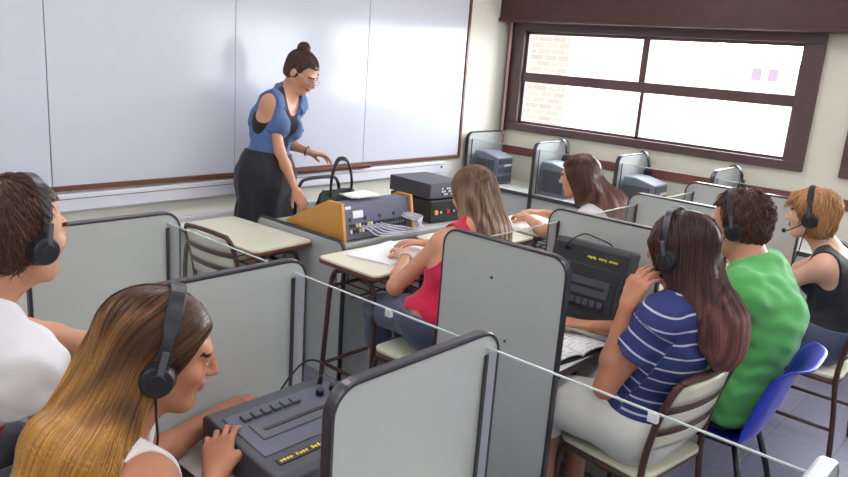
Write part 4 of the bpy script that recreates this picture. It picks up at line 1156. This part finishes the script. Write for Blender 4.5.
# ---- woman in striped shirt
def woman_striped():
    P = dict(pelvis=(2.41, .995, .58), chest=(2.40, .945, .84), neck=(2.405, .905, 1.045), head=(2.415, .955, 1.205), hf=(.05, .97, -.22), hu=(0, .22, .97), tf=(0, 1, 0),
             sh=[(2.262, .920, .995), (2.552, .915, .995)],
             el=[(2.190, 1.045, .725), (2.64, 1.10, .80)], wr=[(2.235, 1.030, 1.015), (2.50, 1.285, .80)], kn=[(2.240, 1.32, .575), (2.54, 1.34, .575)], an=[(2.27, 1.26, .10), (2.52, 1.28, .10)], ls=1.05)
    p = Person('person', 'woman in navy striped tee and white shorts, hand held to her ear', P, SK2, h=.005)
    p.body([hand((.38, -.22, .9), (-.85, .2, .35), (.30, .5, .35), tc=.2), hand((-.5, .8, -.05), (0, 0, 1))])
    def band(v):
        dt = (v - p.pel) @ p.Ul + .35; out = dt.copy()
        for i in (0, 1):
            a = nrm(p.el[i]-p.sh[i]); s = (v - p.sh[i]) @ a; r = np.linalg.norm(v - p.sh[i] - s[:, None]*a, axis=1)
            m = (s > .03) & (r < .085); out[m] = s[m] + .50
        return out
    tshirt(p, stripe_mat('navy_white_stripes', rgb(46, 56, 112), rgb(196, 198, 216), .048, .0065), sleeve=.50, t=.016, hem=-.055, neckr=.07, wr=.004, attr={'band': band}, h=.0045)
    trousers(p, M_wshort, 'white_shorts', .88, .026); shoes(p)
    S = SDF(); scalp(p, S, .013, .02, .01); A = p.Hax(); H = p.HL
    b1 = H(0.01, -.058, -.07); b2 = V3(2.425, .780, .98); b3 = V3(2.432, .738, .93); b4 = V3(2.44, .715, .895)
    S.add(rcf(H(0, -.045, .0), b1, .082, .080, p.hF, .8), .03); S.add(rcf(b1, b2, .080, .098, p.F, .60), .04); S.add(rcf(b2, b3, .098, .095, p.F, .42), .04); S.add(rcf(b3, b4, .092, .055, p.F, .38), .04)
    for sg in (-1, 1): S.add(rcf(H(sg*.062, -.0, .0), H(sg*.075, -.03, -.15), .034, .036, p.hR, .7), .035)
    S.add(rcf(H(-.07, .05, .03), H(-.070, .035, -.06), .020, .015, p.hR, .6), .03)
    face_cut(p, S, rx=.068, y=.115, ry=.062)
    hm = hair_mat('dark_to_chestnut_hair', rgb(42, 25, 25), rgb(86, 54, 48), (rgb(100, 60, 54), rgb(186, 126, 112)))
    lo, hi = p.box([p.head, b2, b3, b4], .17)
    p.hair(S, hm, lo, hi, long_flow(p, (.03, -.12, -1)), n=4000, length=.42, rad=.0012, seed=8, lift=.0022, wob=.05, dye=lambda Q: (1.12-Q[:, 2])/.34 + .2*np.sin(Q[:, 0]*160))
    p.headset('grey-black headphones over dark hair of the woman in striped tee', grow=.014, tilt=.05, wid=.014)
woman_striped()

# ---- man in green
def man_green():
    P = dict(pelvis=(2.925, .875, .60), chest=(2.930, .815, .86), neck=(2.920, .850, 1.070), head=(2.930, .945, 1.232), hf=(-.12, .96, -.25), hu=(0, .25, .97), tf=nrm(V3(-.08, 1, 0)),
             el=[(2.79, 1.00, .84), (3.14, 1.05, .83)], wr=[(3.00, 1.26, .80), (3.10, 1.28, .80)], kn=[(3.02, 1.27, .575), (3.19, 1.26, .575)], an=[(3.02, 1.22, .10), (3.19, 1.22, .10)], ws=1.08, sw=.205)
    p = Person('person', 'man in green tee with tousled brown hair sitting on blue chair', P, SK1, male=True, h=.006)
    p.body([hand((.3, .9, -.05), (0, 0, 1)), hand((-.3, .9, -.05), (0, 0, 1))])
    tshirt(p, M_green, sleeve=.66, t=.022, hem=-.09, neckr=.078, wr=.0055, h=.006, kk=.10)
    trousers(p, M_djeans); shoes(p, pm('red_grey_canvas', rgb(150, 96, 90), .8))
    S = SDF(); scalp(p, S, .011, .012, .0); side_cut(p, S, y0=.022, slope=.25, ztop=.080)
    S.sub(ell(p.HL(0, .035, -.09), p.Hax(), (.2, .09, .055)), .01); S.sub(ell(p.HL(0, -.03, -.135), p.Hax(), (.2, .10, .045)), .01)
    S.disp(lambda Q: .003*np.sin(Q @ V3(140, 120, 90)) + .003*np.sin(Q @ V3(-150, 170, 110)))
    cr_ = p.HL(.02, -.05, .11); lo, hi = p.box([p.head], .19)
    p.hair(S, hair_mat('tousled_brown_hair', rgb(52, 32, 28), rgb(112, 76, 62)), lo, hi, lambda Q: nrm_rows(nrm_rows(Q - cr_) + V3(.2, 0, -.2)), n=2600, length=.050, rad=.0013, seed=6, seedf=lambda v: (v - p.head) @ p.hF < .03, lift=.006, wob=.5)
    p.headset('black headset on the tousled hair of the man in green', grow=.010, tilt=.08, wid=.013, mic=-1)
man_green()

# ---- short-haired woman in the black top
def woman_black():
    P = dict(pelvis=(4, 0.78, 0.585), chest=(4, 0.77, 0.83), neck=(3.98, 0.83, 0.99), head=(3.935, 0.93, 1.16), hf=(-.10, .98, -.12), hu=(0, .14, .98), tf=(-.05, 1, 0),
             el=[(3.85, 1.035, 0.76), (4.19, 1.045, 0.78)], wr=[(3.91, 1.285, 0.79), (4.12, 1.295, 0.79)], kn=[(3.89, 1.205, 0.575), (4.1, 1.205, 0.575)], an=[(3.89, 1.165, 0.1), (4.1, 1.165, 0.1)])
    p = Person('person', 'woman in black tank top with short coppery hair at the right edge', P, SK3, h=.006)
    p.body([hand((.2, .9, -.05), (0, 0, 1)), hand((-.2, .9, -.05), (0, 0, 1))])
    tank(p, M_blackt, low=.05, backlow=.07, hem=-.09); trousers(p, M_jeans); shoes(p)
    S = SDF(); scalp(p, S, .011, .012, .012); A = p.Hax(); H = p.HL
    S.add(rcf(H(-.058, -.03, .0), H(-.058, -.025, -.065), .034, .028, p.hR, .7), .03); S.add(rcf(H(.058, -.03, .0), H(.058, -.025, -.065), .034, .028, p.hR, .7), .03)
    S.add(rcf(H(-.03, .075, .085), H(-.06, .088, .045), .022, .016, p.hF, .7), .03)
    side_cut(p, S, y0=.045, slope=.2, ztop=.062); S.sub(ell(H(0, -.03, -.165), A, (.2, .2, .06)), .012)
    S.disp(lambda Q: .002*np.sin(Q @ V3(230, 190, 60)) + .002*np.sin(Q @ V3(-200, 240, 50)))
    cr_ = H(0, -.04, .12); lo, hi = p.box([p.head], .19)
    p.hair(S, hair_mat('copper_blond_hair', rgb(150, 94, 58), rgb(226, 176, 122)), lo, hi, lambda Q: nrm_rows(nrm_rows(Q - cr_)*1.0 + V3(0, 0, -.7)), n=2200, length=.12, rad=.0013, seed=11, lift=.004, wob=.15)
    p.headset('black headset with microphone boom worn by the short-haired woman', grow=.009, tilt=.03, wid=.015, mic=-1, cord=[(-.10, .0, -.055), (-.098, .02, -.12), (-.09, .04, -.20), (-.07, .10, -.32)])
    # thin necklace
    b = MB(); pts = []
    for k in range(25):
        a = 2*PI*k/24; q = p.neck + p.R*math.cos(a)*.066 + p.F*(math.sin(a)*.066+.005) + p.up2*(.012-.03*math.sin(a)); pts.append(q - p.base)
    b.tube(pts[:-1], .0018, 6, closed=True); b.build('necklace', pm('gold', rgb(190, 140, 70), .3, .8), p.t, smooth=True)
woman_black()

# ---- woman in red, back to the camera
def woman_red():
    tf = nrm(V3(.10, 1, 0))
    P = dict(pelvis=(2.50, 2.05, .58), chest=(2.57, 2.03, .81), neck=(2.685, 2.06, 1.005), head=(2.755, 2.13, 1.155), hf=(.05, .92, -.38), hu=(.10, .36, .92), tf=tf,
             sh=[(2.525, 2.09, .955), (2.845, 2.05, .975)],
             el=[(2.405, 2.265, .715), (2.98, 2.26, .805)], wr=[(2.635, 2.415, .795), (2.90, 2.51, .800)], kn=[(2.50, 2.46, .53), (2.70, 2.46, .53)], an=[(2.50, 2.42, .10), (2.70, 2.42, .10)])
    p = Person('person', 'woman in red tank top with straight blond-streaked hair, bent over notebook', P, SK1, h=.006)
    p.body([hand((.5, .85, -.08), (0, 0, 1), (.2, .3, .2)), hand((-.75, .6, -.08), (0, 0, 1), (.2, .3, .25))])
    tank(p, M_redt, t=.013, arm=.012, low=.05, backlow=.055, hem=-.085); trousers(p, M_jeans); shoes(p)
    S = SDF(); scalp(p, S, .013, .018, .01); A = p.Hax(); H = p.HL
    b1 = H(0, -.07, -.06); b2 = V3(2.735, 1.955, .99); b3 = V3(2.745, 1.93, .86)
    S.add(rcf(H(0, -.05, .0), b1, .088, .086, p.hF, .8), .03); S.add(rcf(b1, b2, .086, .092, p.F, .6), .04); S.add(rcf(b2, b3, .09, .075, p.F, .42), .04)
    for sg in (-1, 1): S.add(rcf(H(sg*.062, .0, .0), H(sg*.068, .0, -.13), .034, .03, p.hR, .7), .035)
    face_cut(p, S, rx=.068, y=.115, ry=.062)
    hm = hair_mat('blond_streaked_hair', rgb(70, 50, 42), rgb(150, 116, 90), (rgb(128, 98, 78), rgb(220, 190, 158)))
    lo, hi = p.box([p.head, b2, b3], .17)
    p.hair(S, hm, lo, hi, long_flow(p, (.02, -.12, -1)), n=3000, length=.36, rad=.0013, seed=9, lift=.0022, wob=.04, dye=lambda Q: (1.16-Q[:, 2])/.26 + .6*np.sin(Q[:, 0]*190))
    # bracelet on the left wrist
    w0 = p.wr[0] - p.base; d = nrm(p.wr[0]-p.el[0]); a = nrm(np.cross(d, V3(0, 0, 1))); c = np.cross(a, d)
    b = MB(); b.tube([w0 - d*.02 + a*math.cos(2*PI*k/20)*.031 + c*math.sin(2*PI*k/20)*.031 for k in range(20)], .005, 8, closed=True); b.build('bracelet', M_trunk, p.t, smooth=True)
woman_red()

# ---- woman with the long reddish hair
def woman_white():
    tf = nrm(V3(-.10, 1, 0))
    P = dict(pelvis=(4.00, 2.02, .58), chest=(3.97, 2.02, .81), neck=(3.885, 2.09, .995), head=(3.835, 2.185, 1.150), hf=(-.22, .95, -.22), hu=(-.05, .22, .97), tf=tf,
             el=[(3.79, 2.34, .785), (4.18, 2.36, .80)], wr=[(3.93, 2.57, .812), (4.15, 2.60, .812)], kn=[(3.93, 2.46, .54), (4.12, 2.46, .54)], an=[(3.93, 2.42, .10), (4.12, 2.42, .10)])
    p = Person('person', 'woman in white top with very long reddish hair writing at desk near window', P, SK1, h=.006)
    p.body([hand((.35, .9, .0), (-.4, 0, .9), (.3, .5, .4)), hand((-.7, .6, -.05), (0, 0, 1), (.3, .5, .4))])
    tshirt(p, M_wtee, sleeve=.22, t=.010, hem=-.05, neckr=.075, name='white_top'); trousers(p, M_jeans); shoes(p)
    S = SDF(); scalp(p, S, .013, .018, .01); A = p.Hax(); H = p.HL
    b1 = H(0, -.07, -.06); b2 = V3(3.945, 1.96, .985); b3 = V3(4.02, 1.89, .80); b4 = V3(4.05, 1.88, .62)
    S.add(rcf(H(0, -.05, .0), b1, .088, .086, p.hF, .8), .03); S.add(rcf(b1, b2, .086, .095, p.F, .6), .04); S.add(rcf(b2, b3, .095, .095, p.F, .42), .04); S.add(rcf(b3, b4, .09, .06, p.F, .4), .04)
    for sg in (-1, 1): S.add(rcf(H(sg*.062, .01, .0), H(sg*.070, -.02, -.13), .032, .034, p.hR, .7), .035)
    side_cut(p, S, y0=.040, slope=.3, ztop=.074)
    hm = hair_mat('long_reddish_hair', rgb(64, 40, 36), rgb(122, 80, 68), (rgb(150, 102, 92), rgb(222, 180, 168)))
    lo, hi = p.box([p.head, b2, b3, b4], .17)
    p.hair(S, hm, lo, hi, long_flow(p, (.15, -.2, -1)), n=2800, length=.5, rad=.0014, seed=10, lift=.0022, wob=.04, dye=lambda Q: (1.10-Q[:, 2])/.30 + .2*np.sin(Q[:, 0]*150))
woman_white()

# ---- teacher standing at the board
def teacher():
    tf = nrm(V3(.30, -.95, 0))
    P = dict(pelvis=(2.745, 3.745, 1.00), chest=(2.785, 3.740, 1.29), neck=(2.865, 3.715, 1.485), head=(2.920, 3.640, 1.622), hf=(.32, -.76, -.56), hu=(.20, -.52, .82), tf=tf,
             sh=[(2.985, 3.765, 1.425), (2.715, 3.675, 1.435)],
             el=[(2.965, 3.865, 1.17), (2.735, 3.600, 1.155)], wr=[(3.06, 3.70, 1.115), (2.800, 3.520, .925)], k=.94, **{'as': .90}, kn=[(2.80, 3.80, .53), (2.70, 3.78, .53)], an=[(2.80, 3.82, .10), (2.70, 3.80, .10)], lid=.003)
    p = Person('person', 'standing woman in denim vest and black skirt with her hair in a bun', P, SK1, h=.005)
    p.body([hand((.95, -.30, -.20), (.15, .2, 1), (.25, .4, .3), spread=.25), hand((.42, -.25, -.85), (-.30, -.6, .3), (.2, .35, .3))])
    # denim vest, open at the front
    S = SDF(); t = .018; p.torso(S, t, .05)
    for i in (0, 1):
        o = nrm(p.R if i else -p.R); S.cut(lambda Q, o=o, i=i: (Q - (p.sh[i] + o*.022)) @ o)
        S.sub(rc(p.sh[i] + o*.046 + p.up2*.005, p.sh[i] + o*.050 - p.up2*.058, .048, .040), .006)
    S.cut(lambda Q: -((Q - (p.pel + p.Ul*.105)) @ p.Ul))
    nb = p.neck
    for sg in (-1, 1):
        S.add(rcf(nb + p.R*sg*.062 - p.F*.035 + p.up2*.03, nb + p.R*sg*.080 + p.F*.085 - p.up2*.075, .020, .028, nrm(p.R*sg + p.up2), .45), .01)
    S.add(rcf(nb - p.F*.058 - p.R*.04 + p.up2*.03, nb - p.F*.058 + p.R*.04 + p.up2*.03, .022, .022, p.F, .5), .012)
    def vopen(Q):
        x = np.abs((Q - p.chest) @ p.R); y = (Q - p.chest) @ p.F; z = (Q - p.chest) @ p.up2
        w = .030 + np.clip(z + .02, 0, .3)*.28 + np.clip(-z-.05, 0, .3)*.05
        return np.maximum(x - w, -(y - .02))
    S.sub(vopen, .006); S.sub(rc(nb - p.up2*.03 + p.F*.03, nb + p.up2*.12 + p.F*.05, .057, .057), .006)
    lo, hi = p.box([p.pel, p.chest, p.neck, *p.sh], .2)
    p.cloth('denim_vest', S, M_denim, lo, hi, .004, h=.005, seed=4)
    for sg in (-1, 1):
        b = MB(); c = p.chest + p.R*sg*.085 + p.F*.137 + p.up2*.02 - p.base
        b.box(c, (.075, .012, .028), Matrix((p.R, p.F, p.up2)).transposed()); f = b.build('pocket_flap', M_denim, p.t, bevel=.003)
        b = MB(); b.ell(c + p.F*.008 - p.up2*.004, (.006, .004, .006)); b.build('button', M_chrome, f, smooth=True)
    for k in range(5):
        b = MB(); c = p.chest - p.R*.055 + p.F*(.147-.006*k) - p.up2*(-.07+.05*k) - p.base; b.ell(c, (.005, .005, .005)); b.build('button', M_chrome, p.t, smooth=True)
    # dark top under the vest
    S = SDF(); p.torso(S, .007, .05); S.cut(lambda Q: -((Q - (p.pel + p.Ul*.05)) @ p.Ul))
    S.sub(ell(p.neck + p.F*.07, [p.R, p.F, p.up2], (.075, .09, .115)), .008); S.sub(ell(p.neck - p.F*.05, [p.R, p.F, p.up2], (.08, .08, .06)), .008)
    for i in (0, 1): S.sub(rc(p.sh[i] + (p.R if i else -p.R)*.035 + p.up2*.03, p.sh[i] + (p.R if i else -p.R)*.04 - p.up2*.06, .075, .07), .008)
    p.cloth('dark_top', S, M_skirt, lo, hi, 0, h=.006)
    # skirt
    S = SDF(); p.torso(S, .016, .06); w0 = p.pel + V3(0, 0, .155); w1 = V3(2.745, 3.758, .56); ax = V3(0, 1, 0)
    S.add(rcf(w0, p.pel - V3(0, 0, .02), .125, .180, ax, .80), .05); S.add(rcf(p.pel - V3(0, 0, .02), w1, .180, .225, ax, .56), .06)
    S.cut(lambda Q: -(Q[:, 2]-.56)); S.cut(lambda Q: (Q - (p.pel + p.Ul*.135)) @ p.Ul)
    S.disp(lambda Q: .010*np.sin(np.arctan2((Q[:, 1]-3.75)*1.8, Q[:, 0]-2.735)*9)*np.clip((1.08-Q[:, 2])*2, 0, 1))
    lo, hi = p.box([w0, w1], .3); p.cloth('skirt', S, M_skirt, lo, hi, .002, h=.006, seed=6, trunk='legs'); shoes(p, M_black)
    # hair drawn up in a bun
    S = SDF(); scalp(p, S, .008, .012, .0); A = p.Hax(); H = p.HL
    bun = H(0, -.075, .125); S.add(ell(bun, A, (.040, .036, .036)), .012)
    side_cut(p, S, y0=.020, slope=.30, ztop=.072); S.sub(ell(H(0, -.03, -.12), A, (.2, .2, .05)), .015)
    S.add(rcf(H(-.066, .066, .03), H(-.060, .074, -.085), .010, .007, p.hR, .6), .012)
    S.disp(lambda Q: .0014*np.sin(Q @ V3(330, 290, 120)) + .0013*np.sin(Q @ V3(-320, 340, 150)))
    lo, hi = p.box([p.head], .19)
    p.hair(S, hair_mat('brown_tied_hair', rgb(50, 32, 30), rgb(104, 72, 60)), lo, hi, lambda Q: nrm_rows(bun - Q), n=900, length=.12, rad=.0013, seed=12, lift=.0015, wob=.25)
    # spectacles
    g = MB()
    for sg in (-1, 1):
        g.tube([H(sg*.033 + math.cos(2*PI*k/18)*.022, .108, .002 + math.sin(2*PI*k/18)*.017) - p.base for k in range(18)], .0014, 6, closed=True)
        g.tube([H(sg*.056, .106, .006) - p.base, H(sg*.080, .05, .010) - p.base, H(sg*.083, -.01, .008) - p.base], .0013, 6)
    g.tube([H(-.012, .110, .006) - p.base, H(0, .114, .008) - p.base, H(.012, .110, .006) - p.base], .0013, 6)
    gl = g.build('spectacles', M_chrome, None); gl.location = tuple(p.base); tag(gl, 'thin metal spectacles on the face of the standing teacher', 'spectacles')
    # bracelets
    d = nrm(p.wr[0]-p.el[0]); a = nrm(np.cross(d, V3(0, 0, 1))); c = np.cross(a, d)
    b = MB(); b.tube([p.wr[0]-p.base - d*.03 + a*math.cos(2*PI*k/20)*.031 + c*math.sin(2*PI*k/20)*.031 for k in range(20)], .004, 8, closed=True); b.build('bracelet', M_slot, p.t, smooth=True)
teacher()
# headsets hung over the window booth partitions
for lab, x, y, rz in (('headset hung on top of booth partition, left of the long reddish hair', 5.40, 3.27, 1.1), ('headset hung on booth partition just right of the long reddish hair', 5.42, 2.54, 1.0), ('headset hung on booth partition under the right end of window', 5.40, 1.83, 1.1)):
    hs = headset(lab, 'headsets hung on the window booths', cord=[(.10, 0, -.055), (.11, .03, -.10), (.10, .06, -.06), (.085, .05, .0), (.10, .03, .05)])
    hs.location = (x, y, 1.043); hs.rotation_euler = (0, 0, rz)
# ------------------------------------------------------------------ light
def ceiling_lights():
    me = pm('lit_diffuser', rgb(255, 255, 255), .5)
    bs = me.node_tree.nodes['Principled BSDF']; bs.inputs['Emission Color'].default_value = (1, .985, 1, 1); bs.inputs['Emission Strength'].default_value = CEIL_E
    for i, x in enumerate((-.6, 1.7, 4.0)):
        for j, y in enumerate((-1.9, .3, 2.5)):
            t = thing('ceiling_light', 'long fluorescent ceiling light', 'ceiling light', (x, y, HC-.07), 0, 'fluorescent ceiling lights')
            b = MB(); b.bb(-.62, .62, -.10, .10, .03, .069); b.build('housing', M_trunk, t)
            b = MB(); b.bb(-.60, .60, -.085, .085, 0, .03); b.build('diffuser', me, t)
CEIL_E = 23.0; SKY_LO = 1.8; SKY_HI = 24.0
ceiling_lights()
w = bpy.data.worlds.new('daylight'); scn.world = w; w.use_nodes = True
nt = w.node_tree; bg = nt.nodes['Background']; bg.inputs['Color'].default_value = (.93, .96, 1, 1)
# hazy sky, much brighter on the sun's side (beyond the windows) than on the opposite side
tc = nt.nodes.new('ShaderNodeTexCoord'); dt = nt.nodes.new('ShaderNodeVectorMath'); dt.operation = 'DOT_PRODUCT'; dt.inputs[1].default_value = Vector((.86, .0, .51)).normalized()
nt.links.new(tc.outputs['Generated'], dt.inputs[0])
mr = nt.nodes.new('ShaderNodeMapRange'); mr.interpolation_type = 'SMOOTHSTEP'; mr.inputs['From Min'].default_value = .1; mr.inputs['From Max'].default_value = .95
mr.inputs['To Min'].default_value = SKY_LO; mr.inputs['To Max'].default_value = SKY_HI
nt.links.new(dt.outputs['Value'], mr.inputs['Value']); nt.links.new(mr.outputs[0], bg.inputs['Strength'])
for n, (ya, yb) in enumerate(((1.42, 3.95), (-1.30, 1.19))):
    l = bpy.data.lights.new('window_portal', 'AREA'); l.shape = 'RECTANGLE'; l.size = yb-ya; l.size_y = .91; l.cycles.is_portal = True
    o = bpy.data.objects.new('window_portal', l); COL.objects.link(o); o.location = (XW+.19, (ya+yb)/2, 1.645)
    o.rotation_euler = Vector((-1, 0, 0)).to_track_quat('-Z', 'Z').to_euler()
vs = scn.view_settings; vs.view_transform = 'Standard'; vs.look = 'None'; vs.gamma = 1; vs.exposure = 0.0; vs.use_curve_mapping = False
scn.cycles.use_denoising = True
scn.cycles.max_bounces = 8; scn.cycles.transparent_max_bounces = 12; scn.cycles.sample_clamp_indirect = 6
